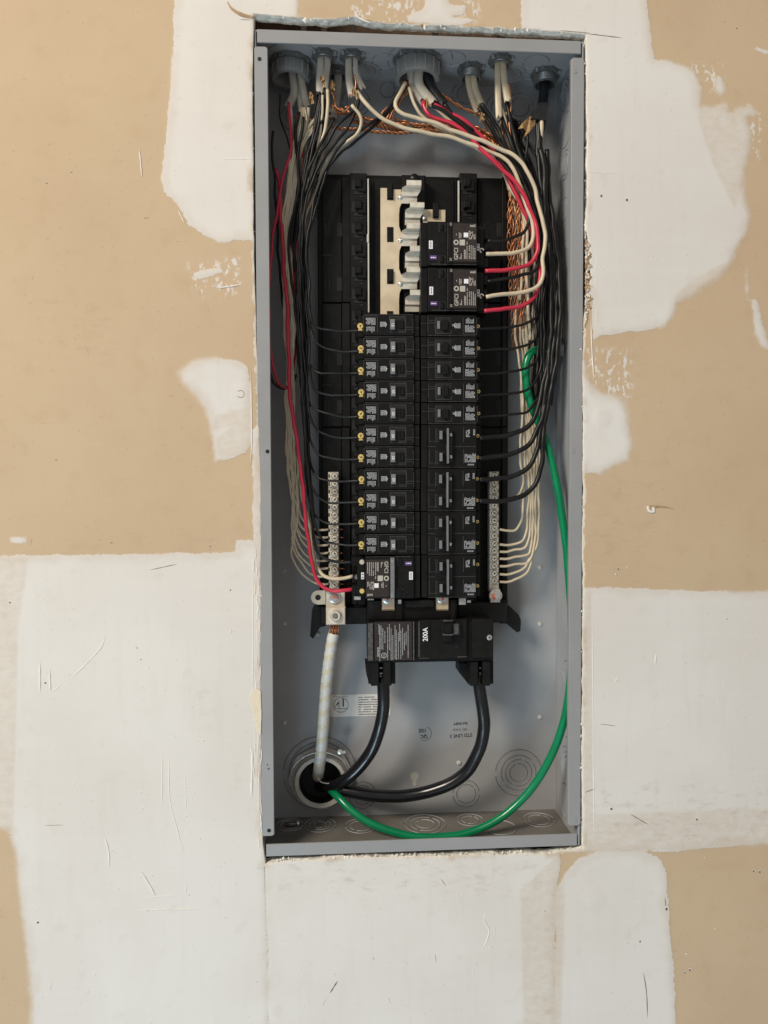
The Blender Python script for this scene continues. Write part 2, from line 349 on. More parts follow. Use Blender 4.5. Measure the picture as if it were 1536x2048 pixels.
me.polygons.foreach_set('loop_start', np.arange(0, F.size, 4, dtype=np.int32)); me.polygons.foreach_set('loop_total', np.full(len(F), 4, np.int32))
me.polygons.foreach_set('material_index', np.r_[np.zeros(nface_front, np.int32), np.ones(len(F)-nface_front, np.int32)])
me.polygons.foreach_set('use_smooth', np.ones(len(F), bool)); me.update(); me.validate()
for nm, arr in (('mud', mud), ('thin', thin), ('edge', edge), ('seam', seam), ('speck', speck), ('soft', soft), ('smudge', smudge)):
    a = me.attributes.new(nm, 'FLOAT', 'POINT'); a.data.foreach_set('value', np.r_[arr, np.zeros(len(Vall)-nG)].astype(np.float32))
def wall_mat():
    m = bpy.data.materials.new('drywall_paper_and_compound'); m.use_nodes = True; N, L = nodes(m); b = N['Principled BSDF']
    b.inputs['Roughness'].default_value = .85; b.inputs['Specular IOR Level'].default_value = .25
    tc = N.new('ShaderNodeTexCoord')
    def noise(sc, det=4, sx=1, sz=1, rough=.5):
        mp = N.new('ShaderNodeMapping'); mp.inputs['Scale'].default_value = (sx, 1, sz); L.new(tc.outputs['Object'], mp.inputs[0])
        n = N.new('ShaderNodeTexNoise'); n.inputs['Scale'].default_value = sc; n.inputs['Detail'].default_value = det; n.inputs['Roughness'].default_value = rough
        L.new(mp.outputs[0], n.inputs['Vector']); return n.outputs[0]
    def attr(n): a = N.new('ShaderNodeAttribute'); a.attribute_name = n; return a.outputs['Fac']
    def mth(op, a, c=None):
        n = N.new('ShaderNodeMath'); n.operation = op
        for i, q in enumerate((a, c)):
            if q is None: continue
            if isinstance(q, (int, float)): n.inputs[i].default_value = q
            else: L.new(q, n.inputs[i])
        return n.outputs[0]
    def rng_(x, a, c, d=0, e=1):
        n = N.new('ShaderNodeMapRange'); n.interpolation_type = 'SMOOTHSTEP'; L.new(x, n.inputs[0])
        n.inputs[1].default_value = a; n.inputs[2].default_value = c; n.inputs[3].default_value = d; n.inputs[4].default_value = e; return n.outputs[0]
    def mix(f, a, c):
        n = N.new('ShaderNodeMix'); n.data_type = 'RGBA'
        if isinstance(f, (int, float)): n.inputs[0].default_value = f
        else: L.new(f, n.inputs[0])
        for i, q in ((6, a), (7, c)):
            if isinstance(q, tuple): n.inputs[i].default_value = (*q, 1)
            else: L.new(q, n.inputs[i])
        return n.outputs[2]
    big = noise(6, 4); mid = noise(40, 6); fin = noise(260, 4); strk = noise(30, 5, .25, 3.0); strv = noise(30, 5, 3.0, .3)
    # paper
    paper = mix(rng_(big, .3, .7), (.52, .39, .258), (.55, .42, .28))
    paper = mix(mth('MULTIPLY', rng_(mid, .5, .75), .22), paper, (.44, .31, .185))
    paper = mix(mth('MULTIPLY', rng_(fin, .66, .72), .28), paper, (.30, .20, .12))
    paper = mix(mth('MULTIPLY', rng_(strk, .6, .75), .14), paper, (.60, .47, .33))
    # compound
    comp = mix(rng_(big, .35, .65), (.665, .63, .59), (.70, .675, .64))
    comp = mix(mth('MULTIPLY', rng_(strk, .45, .7), .22), comp, (.71, .68, .63))
    comp = mix(mth('MULTIPLY', rng_(strv, .5, .75), .16), comp, (.58, .53, .47))
    comp = mix(mth('MULTIPLY', rng_(mid, .58, .75), .24), comp, (.56, .50, .44))
    comp = mix(mth('MULTIPLY', rng_(fin, .69, .73), .25), comp, (.34, .28, .22))
    mudv = attr('mud'); wob = mth('MULTIPLY', mth('SUBTRACT', noise(120, 5, rough=.65), .5), 5.5)
    wob = mth('ADD', wob, mth('MULTIPLY', mth('SUBTRACT', noise(38, 4), .5), 7))
    wob = mth('ADD', wob, mth('MULTIPLY', mth('SUBTRACT', noise(330, 5, rough=.7), .5), 4.5))
    wid = rng_(noise(9, 3), .47, .64, .3, 3.2)
    wid = mth('ADD', wid, rng_(attr('soft'), -6, 8, 0, 3.4))
    fac = rng_(mth('DIVIDE', mth('ADD', mudv, wob), wid), -1, 1)
    feather = mth('MULTIPLY', rng_(mth('ADD', mudv, mth('MULTIPLY', mth('SUBTRACT', mid, .5), 26)), -1, 13), 1)
    comp2 = mix(feather, mix(.30, comp, (.52, .43, .34)), comp)
    # thinly scraped areas let the paper through in flecks
    scr = noise(110, 6, .8, 1.3, .6)
    thinf = mth('MULTIPLY', rng_(attr('thin'), -2, 3), rng_(scr, .30, .72, .35, .85))
    comp3 = mix(mth('MULTIPLY', thinf, .5), comp2, mix(.35, paper, (.55, .47, .38)))
    col = mix(fac, paper, comp3)
    # stray flecks of compound on bare paper inside thin zones
    fl = mth('MULTIPLY', mth('MULTIPLY', rng_(attr('speck'), -8, 6), rng_(noise(130, 6, 1.3, .7, .7), .535, .565)), .9)
    col = mix(mth('MULTIPLY', fl, mth('SUBTRACT', 1, fac)), col, comp)
    col = mix(mth('MULTIPLY', mth('MULTIPLY', rng_(attr('smudge'), -12, 14), rng_(noise(55, 6, .7, 1.6, .7), .50, .72)), .36), col, (.36, .28, .20))
    # seam and torn edge
    col = mix(mth('MULTIPLY', rng_(attr('seam'), 1.1, .3), .75), col, (.20, .15, .11))
    te = mth('ADD', attr('edge'), mth('MULTIPLY', mth('SUBTRACT', noise(60, 6, rough=.7), .5), 15))
    col = mix(mth('MULTIPLY', rng_(te, 2.9, 1.6), .85), col, (.68, .62, .54))
    col = mix(mth('MULTIPLY', mth('MULTIPLY', rng_(te, 9, 2), rng_(noise(25, 5), .5, .65)), .5), col, (.46, .34, .21))
    L.new(col, b.inputs['Base Color'])
    h = mth('ADD', mth('MULTIPLY', fac, .5), mth('MULTIPLY', mid, .35)); h = mth('ADD', h, mth('MULTIPLY', fin, .16)); h = mth('ADD', h, mth('MULTIPLY', strk, .2))
    bp = N.new('ShaderNodeBump'); bp.inputs['Strength'].default_value = .55; bp.inputs['Distance'].default_value = .0007
    L.new(h, bp.inputs['Height']); L.new(bp.outputs[0], b.inputs['Normal']); return m
MT['wall'] = wall_mat()
def reveal_mat():
    m = mat('broken_board_edge', (.80, .76, .69), .9, 0, .3, 120, 1, 500); return m
me.materials.append(MT['wall']); me.materials.append(reveal_mat())
wall = bpy.data.objects.new('wall', me); COL.objects.link(wall)
tag(wall, 'tan drywall with pale joint compound patches around the panel opening', kind='structure')
# scars, dents, pencil marks that belong to the wall surface
sc = MB()
def scar(pts, r, mi=0, y=YW-.35):
    sc.mi = mi; q = spline([P(x, yy, y) for x, yy in pts], 3); n = len(q); sc.tube(q, [r*.25, r, r*.7, r*1.05, r*.2], 7, flat=.75)
for p, r in (([(211, 1410), (204, 1302)], 0), ):
    pass
WL = [([(80, 1325), (80, 1385)], .9), ([(99, 1338), (101, 1384)], .9), ([(104, 1385), (122, 1370)], .5), 
      ([(140, 1358), (180, 1320), (205, 1290), (211, 1265)], .6), ([(325, 1508), (324, 1610)], .55), ([(338, 1505), (340, 1600), (355, 1660), (368, 1710)], .5), ([(370, 1550), (373, 1625)], .35),
      ([(208, 1672), (217, 1700), (218, 1735)], .8), ([(281, 1742), (296, 1765), (312, 1795)], 1.1), ([(372, 1770), (371, 1788)], .8), ([(276, 1820), (340, 1818), (412, 1817)], .7), ([(290, 1795), (360, 1790)], .5),
      ([(385, 1482), (412, 1479)], .45), ([(441, 318), (505, 318)], .45), ([(279, 298), (284, 354)], .55), ([(356, 420), (369, 446)], .5), ([(425, 573), (440, 575), (484, 569)], .7), ([(350, 482), (363, 482)], .4),
      ([(1176, 344), (1235, 347)], .5), ([(1310, 1330), (1312, 1308)], .8), ([(1228, 1368), (1236, 1352)], .7), ([(1446, 1360), (1447, 1372)], .9), ([(972, 1824), (968, 1838), (978, 1860), (972, 1885), (963, 1900)], .7),
      ([(1188, 760), (1184, 700), (1182, 640)], .6), ([(1184, 1190), (1186, 1400), (1188, 1690)], .45), ([(505, 1120), (506, 1300), (504, 1420)], .5), ([(502, 742), (503, 900), (500, 930)], .5),
      ([(505, 1490), (503, 1600)], 1.1), ([(500, 1480), (510, 1560)], .7), ([(988, 1850), (990, 1868)], .7), ([(952, 1852), (958, 1862)], .9), ([(860, 1870), (866, 1880)], .7)]
for p, r in WL:
    if r > 0: scar(p, r*1.3)
for _ in range(110):   # random specks and trowel crumbs
    x = random.choice((random.uniform(60, 500), random.uniform(540, 1060), random.uniform(1185, 1500))); y = random.uniform(1130, 2040)
    if 1160 > x > 520 and y < 1745: continue
    a = random.uniform(0, PI); l = random.uniform(1, 7); scar([(x, y), (x+l*math.cos(a)*.6+random.uniform(-2, 2), y+l*math.sin(a)*.5), (x+l*math.cos(a), y+l*math.sin(a))], random.uniform(.25, .9), 0)
for p, r in (([(1120, 61), (1180, 66)], .35), ([(1170, 57), (1170, 68)], .35), ([(1172, 67), (1245, 76)], .5), ([(478, 39), (505, 40)], .35), ([(650, 1960), (676, 1962-30)], .0),
             ([(660, 1986), (675, 1962)], .75), ([(646, 2011), (652, 1998)], .6), ([(882, 1758), (892, 1772)], .55), ([(746, 1914), (748, 1920)], .8), ([(1287, 1945), (1293, 1985), (1295, 2035)], .6),
             ([(1330, 1795), (1332, 1815)], .5), ([(300, 1140), (355, 1128)], .4), ([(870, 1908), (873, 1925)], .4), ([(101, 1980), (104, 1966)], .5), ([(778, 1996), (780, 2006)], .6), ([(1260, 1628), (1298, 1650)], .5),
             ([(288, 436), (298, 436)], .5), ([(88, 1651), (128, 1650)], .25), ([(60, 1090), (64, 1078)], .3), ([(1200, 1448), (1232, 1452)], .35), ([(1170, 1585), (1190, 1577)], .5)):
    if r > 0: scar(p, r, 1)
for x, y, r in ((1203, 392, 1.7), (1254, 400, 1.9), (1198, 831, 2.0), (91, 1366, 1.3), (1237, 1138, 1.2), (142, 344, .8), (93, 366, .8), (461, 1180, 1.1), (112, 919, .8), (282, 1319, .9), (274, 1296, .7), (1380, 1940, 1.5), (1370, 1945, 1.2), (1394, 1639, 1.6), (1223, 1618, 1.8),
                (1280, 1883, 1.3), (1333, 1818, 2.0), (1520, 1744, 1.5), (1508, 1742, 1.3), (222, 1085, .9), (420, 1092, .9), (20, 1205, 1.2), (1454, 1238, .8), (1474, 56, .9), (1090, 1822, .9), (76, 1845, 1.6)):
    c = P(x, y, YW-.32); sc.mi = 1; k = 9; sc.add([(c[0]+r*random.uniform(.7, 1.1)*math.cos(2*PI*i/k), c[1]-.05, c[2]+r*random.uniform(.7, 1.1)*math.sin(2*PI*i/k)) for i in range(k)], [tuple(range(k))])
    sc.mi = 0; sc.tube(spline([(c[0]+r*1.2*math.cos(a), c[1], c[2]+r*1.2*math.sin(a)) for a in np.linspace(-.6, 2.4, 6)], 1), .3*r, 5, flat=.5)
sc.mi = 4; o = [(505, 1382), (512, 1376), (521, 1380), (523, 1420), (522, 1470), (514, 1460), (509, 1440), (507, 1425), (501, 1408), (500, 1394)]
o = dense([tuple(P(x, y, YW)[[0, 2]]) for x, y in o+o[:1]], 40)+rng.uniform(-.25, .25, (40, 2)); sc.prism([tuple(q) for q in o], YW-.95, YW-.3)
for k in range(34):
    y = 1100+k*17.5+random.uniform(-6, 6); x = 512+random.uniform(-7, 7)+(y-1100)*.012; sc.mi = 0 if k % 4 else 4; scar([(x, y), (x+random.uniform(-1.5, 1.5), y+10), (x+random.uniform(-2, 2), y+random.uniform(14, 34))], random.uniform(.4, 1.0), sc.mi)
for k in range(20):
    y = 480+k*9+random.uniform(-4, 4); x = 1188+random.uniform(-4, 6); scar([(x, y), (x+random.uniform(-2, 3), y+random.uniform(6, 22))], random.uniform(.3, .8), 0)
c = P(481, 788, YW-.8); sc.mi = 1; sc.tube([(c[0]+4*math.cos(a), c[1], c[2]+4*math.sin(a)) for a in np.linspace(-2.6, 2.4, 20)], .3, 5)
# gouge on the right, torn paper top left, torn chips along the right edge
sc.mi = 0; sc.tube(spline([P(x, y, YW-.5) for x, y in ((1296, 1012), (1298, 1022), (1308, 1023), (1306, 1014))], 2), 1.6, 6, flat=.6)
sc.mi = 2; sc.tube(spline([P(x, y, YW-.1) for x, y in ((1300, 1014), (1325, 1014), (1350, 1018))], 2), [2.2, 1.2, .2], 6, flat=.2)
sc.mi = 2; sc.tube(spline([P(x, y, YW-.6) for x, y in ((455, 4), (462, 16), (478, 27), (492, 32), (506, 34))], 2), [.6, 1.6, 2.1, 1.6], 6, flat=.5)
sc.mi = 0; sc.tube(spline([P(x, y, YW-1.2) for x, y in ((714, 29), (716, 34), (726, 40), (740, 45))], 2), [.3, 1.1, .5], 6, flat=.6)
r_ = random.Random(5)
nr_ = 64; cl = 6; v = []   # torn, crumpled paper and core along the right edge
for i in range(nr_):
    y = 462+i*(655-462)/(nr_-1); wd = 15*min(1, math.sin(PI*i/(nr_-1))*1.6)*(.75+.3*math.sin(i*.9)+.2*math.sin(i*2.3))
    for j in range(cl):
        c = P(1170+.6*math.sin(i*1.3)+(j/(cl-1))*max(wd, .5)+r_.uniform(-.7, .7), y+r_.uniform(-1.5, 1.5), YW-(0 if j in (0, cl-1) else r_.uniform(0, 2.2))+(3 if j == 0 else 0)+(.3 if j == cl-1 else 0)); v.append(tuple(c))
for i in range(nr_-1):
    for j in range(cl-1): sc.add([v[i*cl+j], v[i*cl+j+1], v[(i+1)*cl+j+1], v[(i+1)*cl+j]], [(0, 1, 2), (0, 2, 3)], r_.choice((3, 3, 0, 0, 2)) if (math.sin(i*.45+j)+r_.uniform(-.6, .6)) > -.2 else 2)
for k in range(420):
    t = r_.random(); side = r_.choice('TTTBBBBRRRL')
    if side in 'TB':
        x = 540+t*610; E_ = topE if side == 'T' else botE[::-1]; y = np.interp(x, [p[0] for p in E_], [p[1] for p in E_])+(r_.uniform(0, 5) if side == 'T' else r_.uniform(-5, 1))
    else:
        y = 60+t*1620; E_ = rightE if side == 'R' else leftE[::-1]; x = np.interp(y, [p[1] for p in E_], [p[0] for p in E_])+(r_.uniform(-4, 0) if side == 'R' else r_.uniform(-.5, 1.5))
    c = P(x, y, YW+r_.uniform(-.2, 8)); s_ = r_.uniform(.5, 3.2 if side == 'T' else 2.4) if side != 'L' else r_.uniform(.5, 1.5); sc.mi = 3 if r_.random() < .85 else 2
    vs = [(c[0]+s_*a*r_.uniform(.3, 1.6), c[1]+s_*b*r_.uniform(.4, 1.2), c[2]+s_*d*r_.uniform(.3, 1.2)) for a, b, d in ((1, 0, 0), (-1, 0, 0), (0, 1, 0), (0, -1, 0), (0, 0, 1), (0, 0, -1))]
    sc.add(vs, [(0, 2, 4), (2, 1, 4), (1, 3, 4), (3, 0, 4), (2, 0, 5), (1, 2, 5), (3, 1, 5), (0, 3, 5)])
kp = mat('torn_paper', (.40, .27, .16), .85, 0, .2, 200, .6, 500)
scars = sc.build('surface_scars', [MT['scar'], MT['pencil'], kp, MT['gyp'], mat('cream_filler', (.72, .64, .50), .8, 0, .06, 200)], None, False, org=(0, 0, 0)); scars.parent = wall
# cavity behind the board
cv = MB(); X0, X1, Z0, Z1 = -640., 700., -860., 860.
for f in ([(X0, 140, Z0), (X1, 140, Z0), (X1, 140, Z1), (X0, 140, Z1)], [(X0, 12, Z0), (X0, 140, Z0), (X0, 140, Z1), (X0, 12, Z1)], [(X1, 12, Z0), (X1, 140, Z0), (X1, 140, Z1), (X1, 12, Z1)],
          [(X0, 12, Z0), (X1, 12, Z0), (X1, 140, Z0), (X0, 140, Z0)], [(X0, 12, Z1), (X1, 12, Z1), (X1, 140, Z1), (X0, 140, Z1)]): cv.add(f, [(0, 1, 2, 3)])
tag(cv.build('wall_cavity', MT['wood']), 'dark stud cavity behind the drywall', kind='structure')
for x0, x1, lb in ((XL-40, XL-2.2, 'dark wooden stud in the gap left of the grey panel box'), (XR+2.2, XR+40, 'wooden stud in the gap right of the grey panel box')):
    tag(MB().box(x0, x1, 13.5, 139, -850, 850).build('wall_stud', MT['wood']), lb, 'stud', 'studs either side of the panel box')
# ---------------------------------------------------------------- ENCLOSURE
enc = thing('panel_enclosure', 'grey painted steel panel box recessed in the drywall opening', 'panel box', (0, DEPTH, ZB))
T = 1.4
MB().box(XL, XR, DEPTH, DEPTH+T, ZB, ZT).build('back_wall', MT['paint_in'], enc)
for x0, x1 in ((XL, XL+T), (XR-T, XR)): MB().box(x0, x1, 1.6, DEPTH-.2, ZB, ZT).build('side_wall', MT['paint_in'], enc)
MB().box(XL+T+.1, XR-T-.1, 1.6, DEPTH-.2, ZT-T, ZT).build('top_wall', MT['paint_in'], enc)
MB().box(XL+T+.1, XR-T-.1, 1.6, DEPTH-.2, ZB, ZB+T).build('bottom_wall', mat('shaded_dirty_enamel', (.15, .14, .125), .6, 0, .2, 18, .3, 400, dust=.3, dcol=(.30, .25, .18)), enc)  # floor enamel darkened to stand in for shade, with brown dirt over it
def rrect(x0, x1, z0, z1, r, n=5):
    o = []
    for cx, cz, a in ((x1-r, z1-r, 0), (x0+r, z1-r, PI/2), (x0+r, z0+r, PI), (x1-r, z0+r, 1.5*PI)):
        for k in range(n+1): o.append((cx+r*math.cos(a+PI/2*k/n), cz+r*math.sin(a+PI/2*k/n)))
    return o[::-1]
def plate(mb, out, y0, y1, b=.5):   # prism with a rolled front edge
    o = np.array(out); c = o.mean(0); d = o-c; inn = o-np.sign(d)*b; n = len(o)
    v = [(x, y0, z) for x, z in inn]+[(x, y0+b, z) for x, z in o]+[(x, y1, z) for x, z in o]
    f = [tuple(range(n))]+[(i, i+n, (i+1) % n+n, (i+1) % n) for i in range(n)]+[(i+n, i+2*n, (i+1) % n+2*n, (i+1) % n+n) for i in range(n)]+[tuple(range(3*n-1, 2*n-1, -1))]
    return mb.add(v, f)
FWS = 14.2
plate(MB(), rrect(XL+3, XR-3.5, ZT-14.5, ZT-.3, .8), -.6, 1.2).build('top_flange', MT['paint'], enc)
plate(MB(), rrect(XL+5, XR-3.5, ZB+.3, ZB+14.2, .8), -.6, 1.2).build('bottom_flange', MT['paint'], enc)
fl = plate(MB(), rrect(XL-.3, XL+FWS, ZB+24, ZT-19, 3.2), -.9, 1.2).build('side_flange', MT['paint'], enc)
fr = plate(MB(), rrect(XR-FWS, XR+.2, ZB+24, ZT-19, 3.2), -.9, 1.2).build('side_flange', MT['paint'], enc)
# lips folding back from flanges
for x in (XL+FWS-1.0, XR-FWS-.2): MB().box(x, x+1.1, 1.25, 5, ZB+25, ZT-20).build('flange_lip', MT['paint'], enc)
for x, y in ((519, 118), (535, 903), (538, 1661)):
    c = P(x, y, -1.); MB().disc((c[0], c[2]), 2.2, -1.15, .6).build('screw_hole', MT['recess'], enc)
for x, y in ((1150, 143), (1146, 902), (1150, 1640)):
    c = P(x, y, -1.); MB().disc((c[0], c[2]), 2.2, -1.25, .6).lathe((c[0], -1.25, c[2]), 'y', [(1.1, -.05), (1.6, -.35), (2.3, -.1)], 14).build('rivet', MT['paint'], enc, True)
c = P(536, 1536, -1.3); MB().box(c[0]-.4, c[0]+1.6, -1.25, -.6, c[2]-1.6, c[2]-.6).box(c[0]-1.2, c[0]-.2, -1.25, -.6, c[2]+3, c[2]+4.2).build('chip', MT['recess'], enc)
# knockouts: embossed rings
def ko_back(px, py, radii, arcs=True):
    c = P(px, py, DEPTH); mb = MB()
    for k, r in enumerate(radii):
        for a0 in ((.15, PI-.1), (PI+.15, 2*PI-.1)):
            a0, a1 = a0[0]+k*.6, a0[1]+k*.6
            mb.mi = 0; mb.lathe((c[0], DEPTH-.02, c[2]), 'y', [(r-.9, 0), (r-.5, -.6), (r-.1, -.6), (r+.0, 0)], 40, a0, a1)
            mb.mi = 1; mb.lathe((c[0], DEPTH-.1, c[2]), 'y', [(r+.0, 0), (r+.5, 0)], 40, a0, a1)
    mb.build('knockout', [MT['paint_in'], MT['recess']], enc, True)
ko_back(1037, 1545, [30, 22.5, 17, 11.5]); ko_back(932, 1587, [17, 12]); ko_back(725, 1590, [17, 12]); ko_back(640, 1545, [46, 39, 32])
for px, py in ((932, 190), (1040, 215), (590, 235), (712, 205), (1000, 215)): ko_back(px, py, [17, 11])
ko_back(775, 180, [9])
def ko_z(px, py, Z, radii, s):
    c = PZ(px, py, Z); mb = MB()
    for k, r in enumerate(radii):
        for a in (0, PI):
            mb.mi = 0; mb.lathe((c[0], c[1], Z-s*.02), 'z', [(r-.9, 0), (r-.5, -s*.7), (r-.1, -s*.7), (r, 0)], 36, a+.15+k, a+PI-.1+k)
            mb.mi = 1; mb.lathe((c[0], c[1], Z-s*.1), 'z', [(r, 0), (r+.5, 0)], 36, a+.15+k, a+PI-.1+k)
    mb.build('knockout', [MT['paint_in'], MT['recess']], enc, True)
ZTi, ZBi = ZT-T, ZB+T
for px, py, rr2 in ((733, 142, [17, 11]), (1023, 148, [17, 11]), (1072, 125, [15]), (770, 122, [15]), (905, 118, [15]), (840, 120, [38]), (588, 118, [33]), (1060, 150, [10])): ko_z(px, py, ZTi, rr2, 1)
for px, py, rr2 in ((580, 1650, [17, 12]), (640, 1650, [20, 14, 9]), (722, 1652, [20, 14]), (850, 1648, [26, 19, 12]), (940, 1640, [17, 11]), (1000, 1655, [20]), (1078, 1640, [20, 14])): ko_z(px, py, ZBi, rr2, -1)
def ko_x(px, py, radii):
    c = PX(px, py, XR-T); mb = MB()
    for k, r in enumerate(radii):
        for a in (0, PI):
            mb.mi = 0; mb.lathe((XR-T-.02, c[1], c[2]), 'x', [(r-.9, 0), (r-.5, -.6), (r-.1, -.6), (r, 0)], 30, a+.2+k, a+PI-.1+k)
            mb.mi = 1; mb.lathe((XR-T-.1, c[1], c[2]), 'x', [(r, 0), (r+.5, 0)], 30, a+.2+k, a+PI-.1+k)
    mb.build('knockout', [MT['paint_in'], MT['recess']], enc, True)
for px, py, rr2 in ((1130, 190, [17, 11]), (1131, 260, [20]), (1130, 330, [17, 12]), (1128, 420, [14]), (1128, 505, [14]), (1133, 1345, [14]), (1130, 1450, [14]), (1133, 1530, [22, 16, 10]), (1130, 1600, [20])): ko_x(px, py, rr2)
# rivets / dimples on the back wall
mb = MB(); 
for px, py in ((566, 672), (569, 1141), (569, 1247), (569, 1446), (918, 1526), (1080, 1434), (1080, 1248), (1080, 1135), (636, 1268), (715, 268)):
    c = P(px, py, DEPTH); mb.lathe((c[0], DEPTH, c[2]), 'y', [(3.3, 0), (2.9, -.9), (1.5, -1.5), (0, -1.6)], 14)
mb.build('dimple', MT['palecap'], enc, True)
# keyhole slot
c = P(829, 1557, DEPTH); o = [(c[0]+5.4*math.cos(a), c[2]+3+5.4*math.sin(a)) for a in np.linspace(-1.1, PI+1.1, 14)]+[(c[0]-2.4, c[2]-8), (c[0], c[2]-10), (c[0]+2.4, c[2]-8)]
mb = MB(); mb.prism(o, DEPTH-.35, DEPTH+.2); mb.build('keyhole_slot', MT['palecap'], enc)
# folded corner seam on right wall
MB().box(XR-T-1.2, XR-T-.05, DEPTH-9, DEPTH-8.2, ZB+2, ZT-2).build('corner_seam', MT['paint'], enc)
# stamps
st = MB(); 
def put(mb, s, px, py, h, ang=0, Y=DEPTH-.2, bold=0, sx=1.):
    c = P(px, py, Y); addtext(mb, s, c[0], c[2], Y, h, ang, bold, sx)
put(st, 'STD LINE 3', 922, 1471, 4.4, PI+.05, sx=.95, bold=.012); put(st, 'DEC 19 2025', 920, 1459, 2.6, PI, sx=.9); put(st, '2nd SHIFT', 921, 1447, 3.2, PI, bold=.025, sx=.95)
st.build('ink_stamp', MT['darkink'], enc); st = MB(); put(st, 'QC', 848, 1473, 4.2, PI, bold=.03); put(st, '105', 845, 1461, 4.8, PI, bold=.02)
c = P(850, 1467, DEPTH-.2); st.lathe((c[0]-1, DEPTH-.25, c[2]), 'y', [(8.9, 0), (9.4, 0)], 30, -1.9, 1.2)
st.build('ink_stamp', MT['darkink'], enc)
# inside sticker (upside-down instruction label)
a = P(661, 1390, DEPTH-.3); b = P(781, 1431, DEPTH-.3)
stk = plate(MB(), rrect(a[0], b[0], b[2], a[2], 1), DEPTH-.35, DEPTH-.03, .1).build('instruction_sticker', MT['sticker'], enc)
mb = MB(); fine(mb, a[0]+35, b[0]-2.5, b[2]+2, a[2]-1.5, DEPTH-.55, 3.1, .95, False, .35, 9, .9)
cc = P(682, 1410, DEPTH-.5); mb.lathe((cc[0], DEPTH-.55, cc[2]), 'y', [(9, 0), (9.5, 0)], 30)
mb.box(cc[0]-9, cc[0]+9, DEPTH-.56, DEPTH-.5, cc[2]-5, cc[2]-4.5).box(cc[0]-3, cc[0]-2.4, DEPTH-.56, DEPTH-.5, cc[2]-5, cc[2]+6).box(cc[0]+2, cc[0]+3.6, DEPTH-.56, DEPTH-.5, cc[2]-2, cc[2]+8)
mb.add([(cc[0]-9, DEPTH-.57, cc[2]-4), (cc[0]-7, DEPTH-.57, cc[2]-2), (cc[0]-2, DEPTH-.57, cc[2]+3), (cc[0]-4, DEPTH-.57, cc[2]+3.5)], [(0, 1, 2, 3)])
fine(mb, cc[0]-9, cc[0]+9, a[2]-2.2, a[2]-1.2, DEPTH-.55, 1.2, .6, False, .1, 3)
mb.build('printed_text', MT['darkink'], stk)
# ---------------------------------------------------------------- INTERIOR FRAME
YB = 68.
fra = thing('bus_frame', 'black moulded interior frame holding the bus bars behind the breakers', 'bus frame', P(825, 1210, DEPTH))
def bp(px0, py0, px1, py1, yf, yb, name=None, m=None, par=None, b=.8, mb=None):
    a = P(px0, (py0+py1)/2, yf); c = P(px1, (py0+py1)/2, yf); t = P((px0+px1)/2, py0, yf); d = P((px0+px1)/2, py1, yf)
    own = mb is None
    if own: mb = MB()
    mb.box(a[0], c[0], yf, yb, d[2], t[2], b)
    if own: return mb.build(name, m, par)
bp(637, 352, 1016, 1212, YB+6, DEPTH-.5, 'base_tray', MT['black'], fra)
for sgn, x0, x1 in ((1, 645, 684), (-1, 955, 1003)):
    mb = MB(); 
    for y0, y1 in ((356, 604), (607, 853), (856, 1205)): bp(x0, y0, x1, y1, YB+1, YB+6, mb=mb)
    mb.build('side_tray', MT['black'], fra)
    sl = []
    def slot_(*a): q = MB(); bp(*a, YB+.5, YB+1.5, mb=q, b=0); sl.append(q)
    for yy in (446, 555, 704, 800, 1010):
        slot_(x0+4, yy, x0+8, yy+24); slot_(x1-10, yy, x1, yy+27); slot_(x0+13, yy, x0+15, yy+24)
    for yy in (508, 768): slot_(x0, yy, x0+18, yy+4)
    for q in sl: q.build('slot', MT['recess'], fra)
for x0, x1 in ((684.5, 701), (1004, 1014)):
    mb = MB()
    for y0, y1 in ((354, 604), (606, 853), (855, 1208)): bp(x0, y0, x1, y1, YB-3, YB+5.5, mb=mb)
    mb.build('ridge', MT['black'], fra)
for x0, x1, s in ((702, 736, 1), (920, 954, -1)):
    mb = MB(); bp(x0, 346, x1, 1206, YB-9, YB+5, mb=mb); mb.build('hook_rail', MT['black2'], fra)
    mb = MB(); mr = MB()
    k = 0
    for yy in np.arange(356, 1190, 43.6):
        bp(x0+8, yy, x0+22, yy+16, YB-15, YB-9, mb=mb, b=1.2); bp(x0+13, yy+4, x0+30, yy+26, YB-12, YB-9, mb=mb, b=1)
        bp(x0+2, yy+4, x0+11, yy+24, YB-9.6, YB-8.5, mb=mr, b=0); bp(x0+6, yy+26, x0+24, yy+32, YB-9.6, YB-8.5, mb=mr, b=0); 
        cc = P(x0+21, yy+37, YB-9.2); mr.disc((cc[0], cc[2]), 1.6, YB-9.7, .5, 10)
    mb.build('hook', MT['black2'], fra); mr.build('hook_gap', MT['recess'], fra)
bp(740, 358, 917, 1206, YB-2, YB+5.5, 'centre_tray', MT['black'], fra)
mb = MB()
for x in (742, 746, 905, 911): bp(x, 360, x+2, 1200, YB-4, YB-2, 'tray_rib', MT['black2'], fra, 0)
bp(735.5, 357, 738.5, 625, YB-12, YB-9, 'rail_strip', MT['palecap'], fra, .3); bp(734, 468, 738, 484, YB-13, YB-9, 'rail_strip', MT['palecap'], fra, .3)
bp(916, 361, 919, 448, YB-12, YB-9, 'rail_strip', MT['palecap'], fra, .3)
# centre tower
bp(804, 349, 852, 630, YB-20, YB-2, 'centre_tower', MT['black2'], fra, 2); cc = P(829, 356, YB-22)
MB().lathe((cc[0], YB-22, cc[2]), 'y', [(0, -1), (5, -.5), (6, 2), (6, 12)], 18).build('tower_boss', MT['black2'], fra, True)
